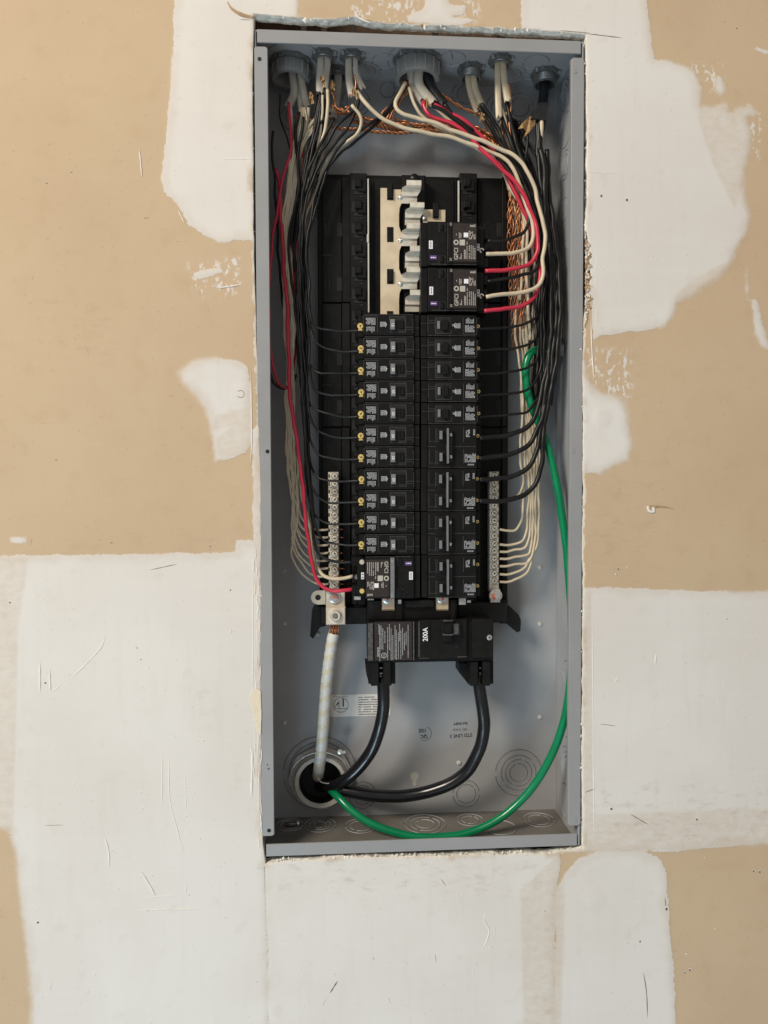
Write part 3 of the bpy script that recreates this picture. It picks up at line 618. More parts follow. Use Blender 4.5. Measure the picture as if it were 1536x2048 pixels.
# bus plates with scalloped edge
YP = 42.
def pt(px, py, Y): q = P(px, py, Y); return (q[0], q[2])
out = [pt(761, 376, YP), pt(775, 376, YP), pt(775, 379, YP), pt(802, 379, YP), pt(802, 384, YP)]
for k, yc in enumerate((430, 515, 600)):
    out += [pt(808, yc-44, YP), pt(812, yc-32, YP), pt(804, yc-26, YP), pt(799, yc-14, YP), pt(798, yc, YP), pt(798, yc+22, YP) if yc < 590 else pt(798, yc+16, YP), ]
    if yc < 590: out += [pt(801, yc+32, YP)]
out += [pt(798, 632, YP), pt(761, 632, YP)]
holes = [(774, 369, 787, 400), (774, 454, 787, 484), (774, 538, 787, 568)]
bus = MB().prism(out, YP, YP+2.2).build('bus_bar', MT['tin'], fra)
mb = MB()
for x0, y0, x1, y1 in holes: bp(x0, y0, x1, y1, YP-.3, YP+.5, mb=mb, b=0)
bp(776, 365, 786, 395, YP-4, YP+3, mb=mb, b=1); bp(778, 540, 787, 563, YP-3.5, YP, mb=mb, b=1); bp(774, 622, 786, 630, YP-1, YP, mb=mb, b=0)
mb.build('bus_clip', MT['black2'], fra)
bus2 = MB(); bp(846, 419, 891, 470, YP, YP+2.2, mb=bus2, b=.3); bus2.build('bus_bar', MT['tin'], fra)
bp(866, 405, 878, 434, YP-4, YP+3, 'bus_clip', MT['black2'], fra)
# stabs: stepped bright sheet blades, one per half space
r_ = random.Random(3)
for k, y0 in enumerate((361, 405, 447, 492, 534, 580)):
    xa, xb = (804, 842) if k % 2 == 0 else (811, 848)
    a = P(xa, y0, YP-8); b = P(xb, y0, YP-8); s = 1/1.70
    prof = [(0, 6), (0, -2), (-1.2, -3.5), (-7, -3.2), (-9, -.5), (-10, 1), (-10.5, 4), (-17, 4.3), (-19, 6.5), (-25, 8)]
    mb = MB(); v = []; 
    for dz, dy in prof: v += [(a[0]+(5 if dz > -8 else 0), YP-8+dy, a[2]+dz*.92), (b[0]-(0 if dz > -15 else 4), YP-8+dy, a[2]+dz*.92)]
    n = len(prof); v += [(x, y+1.2, z) for x, y, z in v]
    f = [(2*i, 2*i+1, 2*i+3, 2*i+2) for i in range(n-1)]+[(2*n+2*i, 2*n+2*i+2, 2*n+2*i+3, 2*n+2*i+1) for i in range(n-1)]
    f += [(2*i, 2*i+2, 2*n+2*i+2, 2*n+2*i) for i in range(n-1)]+[(2*i+1, 2*n+2*i+1, 2*n+2*i+3, 2*i+3) for i in range(n-1)]
    mb.add(v, f); stb = mb.build('stab', MT['blade'], fra)
    if k % 2 == 0: cc = P(801, y0+34, YP); 
    else: cc = P(849, y0+32, YP)
    MB().lathe((cc[0], YP, cc[2]), 'y', [(0, -2.2), (2.4, -1.9), (3.4, 0)], 12).build('rivet', MT['steel'], stb, True)
    stb['label'] = 'bright bent stab blade'
# thin stray black whisker
# bottom bridge with feet
mb = MB(); bp(735, 1199, 915, 1240, 32, YB+6, mb=mb, b=1.5); bp(640, 1214, 735, 1249, 55, YB+18, mb=mb, b=1.5); bp(915, 1204, 1015, 1246, 50, YB+18, mb=mb, b=1.5); bp(978, 1200, 1016, 1212, 52, 74, mb=mb, b=1)
mb.build('bottom_bridge', MT['black2'], fra)
for q in ((810, 1200, 868, 1216, 26, 32), (792, 1199, 806, 1240, 28, 34), (902, 1199, 912, 1240, 28, 34)): bp(*q, 'bridge_rib', MT['black'], fra, 1)
def foot(pp, y0, y1): MB().prism([pt(x, y, y0) for x, y in pp], y0, y1).build('foot', MT['black2'], fra)
foot([(658, 1212), (632, 1214), (624, 1222), (620, 1272), (626, 1278), (631, 1270), (640, 1255), (658, 1250)], 62, 90)
foot([(1014, 1213), (1020, 1213), (1038, 1230), (1042, 1240), (1041, 1262), (1034, 1265), (1014, 1247), (1000, 1247)], 60, 90)
# bus tabs with painted screws at the bottom
for x0, x1, xs in ((762, 791, 775), (870, 899, 884)):
    mb = MB(); bp(x0+2, 1190, x1-2, 1219, 31, 34, mb=mb, b=.3)
    t = P(x0+2, 1219, 31); d = P(x1-2, 1219, 31); e = P(x0, 1234, 38); mb.add([(t[0], 31, t[2]), (d[0], 31, t[2]), (d[0]+.5, 38, e[2]), (t[0], 38, e[2])], [(0, 1, 2, 3)])
    tb = mb.build('bus_tab', MT['tin'], fra); c = P(xs, 1197, 31)
    MB().lathe((c[0], 31, c[2]), 'y', [(0, -5), (3.8, -4.6), (4.4, -2.8), (6.2, -2.2), (6.4, 0)], 20).build('screw', MT['steel'], tb, 'auto')
    MB().lathe((c[0], 26, c[2]), 'y', [(0, -.4), (2.0, -.35), (2.1, .4)], 10, 0, 2*PI, lambda a_, r, h: r*(1+.25*math.sin(3*a_))).build('paint_dab', MT['orange'], tb)
mb = MB(); bp(918, 1196, 932, 1210, 28, 33, mb=mb, b=.5); bp(934, 1200, 942, 1206, 30, 34, mb=mb, b=.5); bp(796, 1199, 803, 1208, 27, 30, mb=mb, b=.5); mb.build('steel_clip', MT['steel'], fra)
mb = MB(); bp(708, 1192, 722, 1200, 33, 38, mb=mb, b=.5); bp(735, 1196, 748, 1201, 33, 38, mb=mb, b=.5); mb.build('steel_clip', MT['steel'], fra)
# ---------------------------------------------------------------- NEUTRAL BARS
def neutral(px0, px1, ytop, ybot, ys, Y, label, side):
    t = thing('neutral_bar', label, 'neutral bar', P((px0+px1)/2, ybot, Y+10), 'neutral bars either side of the breakers')
    mb = MB(); prev = ytop
    hh = (ys[1]-ys[0])/2
    for y in ys: bp(px0+(1 if side > 0 else 3), y-hh+.5, px1-(1 if side > 0 else 1), y+hh-.5, Y-2.4, Y, mb=mb, b=.6)
    bp(px0, ytop, px1, ybot, Y, Y+9, mb=mb, b=.6); mb.build('bar', MT['lug'], t)
    mh = MB()
    for y in ys:
        xw = px0 if side < 0 else px1-1.5
        bp(xw, y-3.4, xw+2.5, y+3.4, Y-.3, Y+3, mb=mh, b=0)
    mh.build('wire_hole', MT['recess'], t)
    for y in ys:
        c = P((px0+px1)/2+(2 if side < 0 else 1), y, Y-2.5); a = random.uniform(0, PI)
        mb = MB(); mb.lathe((c[0], Y-2.5, c[2]), 'y', [(0, -.2), (3.0, -.2), (3.5, -.0)], 16); s = mb.build('screw', MT['lug'], t, 'auto')
        mb = MB(); ca, sa = math.cos(a), math.sin(a)
        for L_, W_ in ((2.3, .38), (.38, 1.5)):
            mb.add([(c[0]+ca*u-sa*v, Y-2.9, c[2]+sa*u+ca*v) for u, v in ((-L_, -W_), (L_, -W_), (L_, W_), (-L_, W_))], [(0, 1, 2, 3)])
        mb.lathe((c[0], Y-2.6, c[2]), 'y', [(3.3, -.12), (3.95, -.12)], 18)
        mb.build('slot', MT['recess'], s)
    return t
ysL = np.linspace(952, 1170, 15); ysR = np.linspace(951, 1162, 15)
nl = neutral(657, 678, 944, 1180, ysL, 52, 'left terminal bar with a row of slotted screws and large lug', -1)
nr = neutral(978, 998, 943, 1182, ysR, 52, 'right terminal bar with a row of slotted screws and no large lug', 1)
mb = MB(); bp(652, 1182, 690, 1214, 46, 56, mb=mb, b=.6); bl = mb.build('end_block', MT['lug'], nl)
c = P(669, 1195, 46); MB().lathe((c[0], 46, c[2]), 'y', [(0, -4.5), (4, -4.2), (5, -2.6), (7.4, -2), (7.6, 0)], 20).build('bonding_screw', MT['steel'], bl, 'auto')
MB().lathe((c[0], 41.6, c[2]), 'y', [(1.2, -.3), (2.6, -.25), (3.2, .3)], 14, -.2, 3.2).build('paint_dab', MT['orange'], bl)
mb = MB(); bp(652, 1215, 691, 1250, 38, 56, mb=mb, b=1); lg = mb.build('main_lug', MT['lug'], nl)
c = P(671, 1231, 38); mb = MB(); mb.lathe((c[0], 38, c[2]), 'y', [(0, -.5), (3, -.5), (3.4, -4), (5.4, -4.3), (6.6, -3), (6.9, -.4), (9, -.1), (9.4, 0)], 24).build('hex_screw', MT['lug'], lg, 'auto')
MB().lathe((c[0], 33.4, c[2]), 'y', [(0, -.1), (3.0, -.1)], 6).build('hex_socket', MT['zinc'], lg)
mb = MB(); c = P(636, 1195, 58); o = [(c[0]+8.5*math.cos(a), c[2]+8.5*math.sin(a)) for a in np.linspace(PI/2, 1.5*PI, 14)]+[(c[0]+9, c[2]-8.5), (c[0]+9, c[2]+8.5)]
mb.prism(o, 58, 60); e = mb.build('mounting_ear', MT['lug'], nl); MB().disc((c[0], c[2]), 3.4, 57.7, .5).build('screw_hole', MT['recess'], e)
c = P(990, 1190, 50); MB().box(c[0]-6, c[0]+6, 48, 58, c[2]-9, c[2]+7, .6).build('end_block', MT['lug'], nr)
MB().lathe((c[0], 48, c[2]), 'y', [(0, -5.5), (5, -5), (5.6, -3.2), (7.8, -2.6), (8.2, 0)], 22).build('bonding_screw', MT['steel'], nr, 'auto')
MB().lathe((c[0]-1, 42.6, c[2]), 'y', [(1.9, -.3), (3.2, -.2), (4.3, .3)], 16, 2.0, 4.9).build('paint_dab', MT['orange'], nr)
# ---------------------------------------------------------------- BREAKERS (local frame: u outward, w up, y depth)
YF = 20.
LEN = 71.; PIT = (P(840, 628, YF)[2]-P(840, 1197, YF)[2])/13.
ctrX = (P(841.5, 900, YF)[0])
rowZ = lambda k: P(841, 628, YF)[2]-PIT*k
def upart(mb, name, m, par, smooth=False): return mb.build(name, m, par, smooth)
def local_thing(name, label, cat, loc, rot, group):
    o = thing(name, label, cat, (0, 0, 0), group); LATE.append((o, loc, rot)); return o
LATE = []
def body_common(mb, h, n=1):
    # main block, stepped at inner and outer end
    mb.box(7.5, 64.5, 0, 44, -h, h, .7); mb.box(.4, 7.5, 3, 44, -h, h, .5); mb.box(64.5, LEN, 9, 44, -h, h, .5)
    return mb
def single(rating, left, label, group, loc, rot):
    t = local_thing('circuit_breaker', label, 'circuit breaker', loc, rot, group); h = PIT/2-.35
    mb = MB(); mb.mi = 0; body_common(mb, h)
    mb.mi = 1; 
    for z in (-h+.3, ): mb.box(8, 64, -.15, .3, z, z+.35)
    mb.box(9, 17, -.15, .2, 2.5, 2.9); mb.box(9, 17, -.15, .2, 5.2, 5.5); mb.box(1, 8, 2.8, 3.1, 2.5, 2.85); mb.box(8, 8.4, -.18, .2, -8, 9)
    # window frame
    for x0, x1, z0, z1 in ((16.6, 35.6, -9.6, -9.1), (16.6, 17.1, -9.1, 8.3), (35.1, 35.6, -9.1, -5), (16.6, 35.6, 8.3, 8.7)): mb.box(x0, x1, -.25, .1, z0, z1)
    mb.box(49, 49.4, -.2, .1, -10, 9); mb.box(65, 65.4, -.3, .1, -10, 9); mb.box(49, 65, -.2, .1, -10.2, -9.8)
    bd = mb.build('body', [MT['black'], MT['edge']], t)
    mb = MB(); mb.box(17.3, 34.9, -.18, .1, -8.8, 8); mb.build('toggle_window', MT['recess'], bd)
    mb = MB(); 
    if left:
        mb.box(29.2, 34.6, -4.4, -.2, -5.6, 6.2, .6); mb.build('toggle', MT['handle'], t)
        mb = MB(); mb.box(19, 23, -2.2, -.2, -4.6, 4.6, .8).box(23, 29, -1.0, -.2, -5, 5, .5); mb.build('toggle_saddle', MT['black2'], t)
        mb = MB(); addtext(mb, rating, 31.9, 1., -4.55, 3.1, PI/2, .02); mb.build('rating_print', MT['inkb'], t)
    else:
        mb.box(25.0, 31.2, -4.6, -.2, -6.5, 5, .8); mb.build('toggle', MT['black2'], t)
        mb = MB(); mb.box(19, 22.4, -2.6, -.2, -4.6, 4.6, 1.2); mb.build('toggle_saddle', MT['handle'], t)  # grey slab paints the glint beside the black toggle
        mb = MB(); addtext(mb, rating, 37.6, 0, -.2, 2.2, PI/2, .02); mb.build('rating_print', MT['ink'], t)
    mb = MB(); fine(mb, 51.5, 63.5, -7.6, 1.2, -.25, 1.25, .8, True, .35, 4, .95); fine(mb, 52.5, 63, 2.4, 9, -.25, 1.4, .8, True, .4, 8, .95)
    fine(mb, 40, 47, -3.2, 2.6, -.25, 1.05, .75, True, .05, 5, 1); 
    mb.add([(38.2, -.25, -.2), (40, -.25, -3.6), (41, -.25, -.2), (40, -.25, 3.2)], [(0, 1, 2, 3)])
    mb.build('printed_text', MT['ink'], t)
    screw(t, 68.4, 0 if left else 1., left); return t
def screw(t, u, w, big=True, m='brass'):
    mb = MB(); r = 3.6 if big else 2.2
    mb.lathe((u, 8.9, w), 'y', [(0, -1.0), (r*.85, -.95), (r, -.3), (r, 0)], 16, 0, 2*PI, None); s = mb.build('terminal_screw', MT[m], t, 'auto')
    a = random.uniform(0, PI); ca, sa = math.cos(a), math.sin(a); mb = MB()
    for L_, W_ in ((r*.6, .32), (.3, r*.4)): mb.add([(u+ca*p-sa*q, 7.8, w+sa*p+ca*q) for p, q in ((-L_, -W_), (L_, -W_), (L_, W_), (-L_, W_))], [(0, 1, 2, 3)])
    mb.build('slot', MT['recess'], s)
    if big: MB().box(u-2.4, u+2.4, 6.8, 9, w+3.8, w+5.6, .4).build('pressure_plate', MT[m], t)
def double(rating, label, group, loc, rot):
    t = local_thing('circuit_breaker', label, 'circuit breaker', loc, rot, group); h = PIT-.35
    mb = MB(); body_common(mb, h); mb.mi = 1
    mb.box(8, 64, -.15, .3, -h+.3, -h+.65); mb.box(37, 64, -.15, .3, -.6, -.2); mb.box(8, 16, -.15, .3, -.6, -.2)
    for s in (-1, 1):
        z = s*PIT/2
        for x0, x1, z0, z1 in ((16.6, 17.0, z-9, z+8), (9, 16.6, z-7, z-6.7), (9, 9.4, z-9, z+9), (49, 49.4, z-8, z+9)): mb.box(x0, x1, -.22, .1, z0, z1)
    bd = mb.build('body', [MT['black'], MT['edge']], t)
    for s in (-1, 1): MB().box(17.3, 27, -.18, .1, s*PIT/2-8, s*PIT/2+7).build('toggle_window', MT['recess'], bd)
    for s in (-1, 1):
        z = s*PIT/2; tg = MB().box(19.4, 25.0, -6, -.2, z-5.6, z+5.2, .9).build('toggle', MT['black2'], t)
        MB().add([(20.2, -6.2, z-5), (23.6, -6.2, z-5), (23.6, -6.2, z+4.6), (20.2, -6.2, z+4.6)], [(0, 1, 2, 3)]).build('toggle_glint', MT['handle'], tg)  # glint on the black toggle painted as a grey face
    mb = MB(); mb.box(29.2, 31.2, -8, -.2, -PIT/2-7.6, PIT/2+7.6, .5); mb.build('handle_tie', MT['handle'], t)
    MB().box(31.3, 35.8, -5.5, -.2, -PIT/2-6.8, PIT/2+6.8, .6).build('tie_bar_cover', MT['black2'], t)
    for s in (-1, 1): mb = MB(); addtext(mb, rating, 33.7, s*PIT/2, -5.65, 2.6, PI/2, .02); mb.build('rating_print', MT['ink'], t)
    mb = MB(); fine(mb, 52, 57, PIT/2-2, PIT/2+7, -.25, 1.2, .8, True, .2, 2, .95); fine(mb, 60.5, 63, PIT/2, PIT/2+7, -.25, 1.25, .8, True, .2, 3)
    fine(mb, 50.5, 64, -PIT/2-6, -PIT/2+5, -.25, 1.2, .8, True, .35, 11, .95); fine(mb, 54, 63.5, -PIT/2-9.5, -PIT/2-7.2, -.25, .9, .6, False, .4, 5)
    mb.build('printed_text', MT['ink'], t)
    for s in (-1, 1): screw(t, 67.4, s*PIT/2, False)
    return t
def gfci(label, group, loc, rot, left=False):
    t = local_thing('gfci_breaker', label, 'GFCI breaker', loc, rot, group); h = PIT-.35
    mb = MB(); mb.box(8, 30, -1, 44, -h, h, .7); mb.box(30, 64.5, -3, 44, -h+1.2, h-.6, .7); mb.box(.4, 8, 3, 44, -h, h, .5)
    mb.box(64.5, 74, 6, 44, -h+3, h-2, .8); mb.box(70, 79, 9, 40, -3, 3.5, .6); mb.box(66, 80, 10, 40, -h+2, -h+13, .8); mb.box(66, 80, 10, 40, h-15, h-4, .8); mb.mi = 1
    mb.box(12, 64, -3.1, -2.6, -h+.5, -h+.9); mb.box(30.1, 30.5, -3.25, -2.8, -h+3, h-2)
    bd = mb.build('body', [MT['black'], MT['edge']], t)
    MB().box(36 if not left else 37, 64, -3.4, -2.9, -h+4, h-2.5, .1).build('label_panel', MT['brownlab'], t)
    if left: tg = MB().box(31, 35.8, -6.5, -3, -h+1.6, h-1.2, .6).build('toggle_bar', MT['handle'], t)
    else: MB().box(31, 35.5, -5, -3, -h+1.6, h-1.2, .6).build('toggle_bar', MT['black2'], t)
    for z in (h-7, -h+6.5):
        MB().box(20, 29, -1.2, -.8, z-5, z+5).build('toggle_window', MT['recess'], bd)
        MB().box(22, 26, -3.6, -1.2, z-3.6, z+3.6, .8).build('toggle', MT['black2'], t)
    MB().box(9.5, 13.8, -1.4, -.9, -6.4, 2.9).build('white_sticker', MT['wsticker'], t)
    m2 = MB(); fine(m2, 11.2, 12.4, -5, 2, -1.5, 1, .9, True, 0, 2, 1); m2.build('sticker_print', MT['darkink'], t)
    MB().box(10.6, 18.6, -1.4, -.9, -h+6.6, -h+11.2).build('purple_sticker', MT['purple'], t)
    m2 = MB(); fine(m2, 11.6, 17.6, -h+8.1, -h+9.6, -1.5, 1.6, 1.2, False, .05, 3, 1); m2.build('sticker_print', MT['wsticker'], t)
    y = -3.5; mb = MB(); addtext(mb, 'GFCI', 40.7, -12.2, y, 4.5, PI/2, .015, 1.0)
    addtext(mb, 'TEST', 45.2, 8.6, y, 2.6, PI/2, .03, .85)
    mb.lathe((40.4, y, .7), 'y', [(1.6, 0), (3., 0)], 22); addtext(mb, '30' , 34.2, h-4.5, -6.7 if left else -5.2, 2.6, PI/2, .0); addtext(mb, '30', 34.2, -h+5.5, -6.7 if left else -5.2, 2.6, PI/2, .0)
    mb.box(44.4, 50.6, y-.02, y, -2.6, 3.8)
    for i, (a0, a1) in enumerate(((49.5, 51.5), (52.6, 54.2), (55.2, 56.4), (57.3, 58.6), (59.6, 60.8), (61.7, 62.9))): fine(mb, a0, a1, -18, 2.5 if 0 < i < 5 else -4, y, 1.2, .8, True, .25, 20+i, .95)
    fine(mb, 55, 63, 4.5, 14, y, 1.35, .8, True, .4, 31); fine(mb, 56.5, 63.5, h-6.5, h-1.8-1, y, 1.3, .9, True, .5, 33, 1); fine(mb, 44.5, 48, -18, -11, y, 1.4, .8, True, .3, 34); fine(mb, 40.4, 41.6, 5.5, 11, y, 1.2, .6, True, .3, 36)
    mb.build('printed_text', MT['cream'], t)
    MB().box(49.2, 54.4, -4.6, -3.2, 6.3, 11.6, .5).build('test_button', MT['wsticker'], t)
    MB().box(65.8, 69.2, 5.7, 6.2, -5.4, 2.6, .3).build('white_marker', MT['wsticker'], t)
    m2 = MB()
    m2.disc((67.5, -3.2), .8, 5.55, .2, 8).disc((67.5, .6), .8, 5.55, .2, 8); m2.build('marker_dots', MT['recess'], t)
    if left:
        for w_ in (h-8.5, -h+7.5): 
            mb = MB(); mb.lathe((68.2, 5.9, w_), 'y', [(0, -1), (2.6, -.9), (3.1, 0)], 16); mb.build('terminal_screw', MT['brass'] if w_ > 0 else MT['lug'], t, 'auto')
        MB().lathe((74, 8.9, .3), 'y', [(0, -1), (2.6, -.9), (3.1, 0)], 16).build('terminal_screw', MT['zinc'], t, 'auto')
    else: MB().lathe((71.5, 5.9, -5), 'y', [(1.4, -1), (2.6, -.9), (3.1, 0)], 16, 0, 4.6).build('terminal_screw', MT['lug'], t, 'auto')
    return t
ordn = ['topmost', 'second', 'third', 'fourth', 'fifth', 'sixth', 'seventh', 'eighth', 'ninth', 'tenth', 'lowest']
rotL, rotR = (0, PI, 0), (0, 0, 0)
GL = 'single-pole breakers in the left column'; GR = 'single-pole breakers in the right column'
ratL = ['15', '15']+['20']*9
for k in range(11):
    j = 'topmost' if k == 0 else ('eleventh and last' if k == 10 else ordn[k])
    single(ratL[k], True, f'{j} single black breaker down the left column, grey toggle reading {ratL[k]}', GL, (ctrX-.3, YF, rowZ(k+.5)), rotL)
gfci('black GFCI breaker with grey bar at the foot of the left column', 'GFCI breakers', (ctrX-.3, YF-1, rowZ(12)), rotL, True)
for k in range(5):
    single('15', False, f'{["topmost","second","third","fourth","fifth and last"][k]} single black breaker down the right column, black toggle', GR, (ctrX+.5, YF, rowZ(k+.5)), rotR)
for k, rt in enumerate(('30', '25', '40', '50')):
    double(rt, f'double-pole breaker marked {rt} with tied toggles, {["uppermost","second","third","lowest"][k]} of four in right column', 'double-pole breakers in the right column', (ctrX+.5, YF, rowZ(6+2*k)), rotR)
gfci('upper GFCI breaker at the top of the right column', 'GFCI breakers', (ctrX-.2, YF-2, rowZ(-3.15)), rotR)
gfci('second GFCI breaker in the right column, under the upper one', 'GFCI breakers', (ctrX+.4, YF-2, rowZ(-1.1)), rotR)
rj = random.Random(21)
for o, loc, rot in LATE:
    loc = np.array(loc)+(rj.uniform(-.35, .35), rj.uniform(-.3, .5), rj.uniform(-.12, .12)); o.location = tuple(loc*.001)
    o.rotation_euler = (rot[0]+rj.uniform(-.012, .012), rot[1]+rj.uniform(-.004, .004), rot[2]+rj.uniform(-.012, .012))
# ---------------------------------------------------------------- MAIN BREAKER
mn = thing('main_breaker', 'large black 200A main breaker with white rating below the two columns', 'main breaker', P(862, 1326, 30))
Ym = 14.
mb = MB(); bp(736, 1243, 987, 1324, Ym+3, 60, mb=mb, b=1.2); bp(749, 1243, 825, 1322, Ym, Ym+3, mb=mb, b=.5); bp(839, 1240, 935, 1319, Ym-2, Ym+3, mb=mb, b=1.2); bp(944, 1238, 987, 1317, Ym-1, Ym+3, mb=mb, b=1.5)
mb.mi = 1; bp(736, 1247, 747, 1322, Ym+.5, Ym+3, mb=mb, b=2); bp(826, 1244, 829, 1321, Ym-.3, Ym+3, mb=mb, b=.4); bp(837.5, 1244, 840, 1315, Ym-1.6, Ym+3, mb=mb, b=.4)
bp(839, 1316, 858, 1317, Ym-2.2, Ym+2, mb=mb, b=0); bp(915, 1313, 934, 1314.4, Ym-2.2, Ym+2, mb=mb, b=0)
bd = mb.build('body', [MT['black'], MT['edge']], mn)
mb = MB(); bp(749, 1244, 824, 1321, Ym-.25, Ym+.5, mb=mb, b=.1); mb.build('label_panel', MT['brownlab'], mn)
bp(841, 1240, 861, 1284, Ym-3, Ym, 'rating_plate', MT['black2'], mn); mb = MB(); put(mb, '200A', 851, 1269, 5.6, PI/2, Ym-3.2, .02, .92); mb.build('rating_print', MT['wsticker'], mn)
mb = MB(); bp(881, 1241, 925, 1284, Ym-2.4, Ym-1, mb=mb, b=.2); mb.build('toggle_window', MT['black'], bd)
mb = MB(); bp(884, 1249, 921, 1268, Ym-2.7, Ym-1, mb=mb, b=0); mb.build('toggle_slot', MT['recess'], bd)
mb = MB(); bp(886, 1240, 906, 1285, Ym-7, Ym-2, mb=mb, b=2); bp(890, 1248, 906, 1269, Ym-14, Ym-6, mb=mb, b=2); mb.mi = 1; bp(905, 1249, 919, 1270, Ym-10, Ym-2, mb=mb, b=1.5); bp(886, 1240, 906, 1243, Ym-7.4, Ym-7.05, mb=mb, b=0); bp(886, 1268.5, 906, 1271, Ym-14.2, Ym-7, mb=mb, b=0); mb.build('toggle', [MT['black2'], MT['edge']], mn)
c = P(913, 1294, Ym-2); MB().disc((c[0], c[2]), 1.5, Ym-2.3, .5).build('trip_hole', MT['recess'], bd)
c = P(979, 1275, Ym-1); sw = MB().lathe((c[0], Ym-1, c[2]), 'y', [(0, -1.2), (1.8, -1.1), (2.4, -.2), (3.2, 0)], 16).build('cover_screw', MT['steel'], mn, 'auto')
mb = MB(); mb.box(c[0]-1.5, c[0]+1.5, Ym-2.4, Ym-2.1, c[2]-.3, c[2]+.3).box(c[0]-.3, c[0]+.3, Ym-2.41, Ym-2.12, c[2]-1.4, c[2]+1.4); mb.build('slot', MT['recess'], sw)
mb = MB(); Y = Ym-.45
put(mb, 'SIEMENS', 756.5, 1304, 2.1, PI/2, Y, .03, 1.0); c = P(768, 1311, Y); mb.lathe((c[0], Y, c[2]), 'y', [(2.5, 0), (3.3, 0)], 22); put(mb, 'UL', 768, 1311, 2.0, PI/2, Y, .02)
for i, (x, y0, y1) in enumerate(((760, 1247, 1322), (762.5, 1250, 1299), (766, 1252, 1300), (770, 1260, 1286), (775.5, 1248, 1320), (779, 1248, 1300), (782.5, 1250, 1320), (786, 1270, 1320), (790.5, 1246, 1318), (793, 1258, 1319), (799.5, 1246, 1282), (797, 1262, 1318), (802, 1254, 1318), (805.5, 1253, 1310), (809, 1265, 1300), (812.5, 1262, 1290), (816.5, 1249, 1316))):
    a = P(x, y1, Y); b = P(x, y0, Y); fine(mb, a[0]-.5, a[0]+.5, a[2], b[2], Y, 1.1, .75, True, .1, 50+i, 1)
fine(mb, P(753, 0, Y)[0]-.4, P(753, 0, Y)[0]+.6, P(753, 1268, Y)[2], P(753, 1248, Y)[2], Y, 1, .7, True, 0, 3, 1)
mb.build('printed_text', MT['ink'], mn)
for x0, px in ((733, 765), (928, 956)):   # lug shrouds
    lx0, lx1 = (737, 791) if x0 == 733 else (936, 987)
    mb = MB(); h0 = 1326
    for a_, b_, yf in ((lx0, lx0+7, 30), (lx0+5, lx0+21, 20), (lx0+30, lx0+45, 17), (lx0+42, lx1, 26)): bp(a_, h0-3, b_, 1368 if yf > 20 else 1372, yf, 62, mb=mb, b=.8)
    bp(lx0+6, h0-3, lx1-8, 1371, 42, 62, mb=mb, b=.5)
    if x0 == 928: mb.prism([pt(918, 1327, 34), pt(938, 1327, 34), pt(938, 1370, 34), pt(918, 1345, 34)], 34, 60)
    else: mb.prism([pt(731, 1327, 34), pt(739, 1327, 34), pt(739, 1368, 34), pt(733, 1350, 34)], 34, 60)
    sh = mb.build('lug_shroud', MT['black'], mn)
    mb = MB()
    for yy in (1334, 1345, 1351): bp(lx0+22, yy, lx0+28, yy+4, 30, 38, mb=mb, b=.5)
    mb.build('lug_thread', MT['steel'], sh)
# ---------------------------------------------------------------- BOTTOM CONDUIT
c0 = P(642, 1553, DEPTH)
cb = thing('conduit_bushing', 'pale plastic conduit bushing at the bottom left of the panel back', 'bushing', (c0[0], DEPTH, c0[2]))
MB().lathe((c0[0], DEPTH, c0[2]), 'y', [(33, -1), (33, -17), (31.8, -20.5), (27.8, -20.5), (26.8, -18)], 48).build('collar', MT['palecap'], cb, 'auto')
MB().lathe((c0[0], DEPTH, c0[2]), 'y', [(26.8, -18), (26.6, -1), (0, -1)], 40).build('bore', MT['recess'], cb)
MB().lathe((c0[0], DEPTH, c0[2]), 'y', [(34, -.2), (38.5, -.4), (39, -4), (33.2, -5)], 40, 0, 2*PI, lambda a, r, h: r+(1.6 if (a*8/(2*PI)) % 1 < .3 and r > 36 else 0)).build('locknut', MT['palecap'], cb, 'auto')
wr = [(c0[0]+(36.5+1.5*math.sin(3*a))*math.cos(a), 76-8*math.sin(a), c0[2]+4+(37)*math.sin(a)) for a in np.linspace(-.35, 3.05, 34)]
MB().tube(wr, .8, 6).build('tie_wire', MT['steel'], cb, True)
wr = [P(x, y, 70) for x, y in ((636, 1556), (642, 1564), (655, 1567), (672, 1563), (690, 1555), (706, 1545))]
MB().tube(spline(wr), .8, 6).build('tie_wire', MT['steel'], cb, True)
c = P(680, 1503, 72); MB().lathe((c[0], c[1], c[2]), 'y', [(0, -3), (3, -2.5), (3.4, 0)], 10).box(c[0]-1, c[0]+7, c[1]-2, c[1]+2, c[2]-2, c[2]+1).build('set_screw', MT['steel'], cb, 'auto')
# ---------------------------------------------------------------- BIG CABLES
def cable(name, pts, r, m, label, cat, group=None, seg=16, step=4, flat=1., fdir=None):
    o = MB().tube(path(pts, step=step, wob=.3), r, seg, True, flat, fdir).build(name, MT[m], None, True); return tag(o, label, cat, group)
GC = 'thick service cables below the main breaker'
cable('service_cable', [(765, 1352, 34), (767, 1378, 34), (767, 1410, 36), (761, 1450, 40), (746, 1495, 46), (716, 1537, 54), (680, 1566, 66), (645, 1572, 88), (630, 1568, 120)], 7.4, 'cable', 'left thick black service cable curving from main breaker into conduit', 'cable', GC, 20)
cable('service_cable', [(956, 1352, 34), (959, 1378, 34), (966, 1420, 34), (968, 1455, 36), (958, 1500, 40), (932, 1545, 46), (885, 1574, 52), (825, 1590, 58), (760, 1592, 62), (710, 1585, 66), (670, 1575, 76), (640, 1568, 100), (632, 1568, 122)], 7.5, 'cable', 'right thick black service cable sweeping left from main breaker to conduit', 'cable', GC, 20)
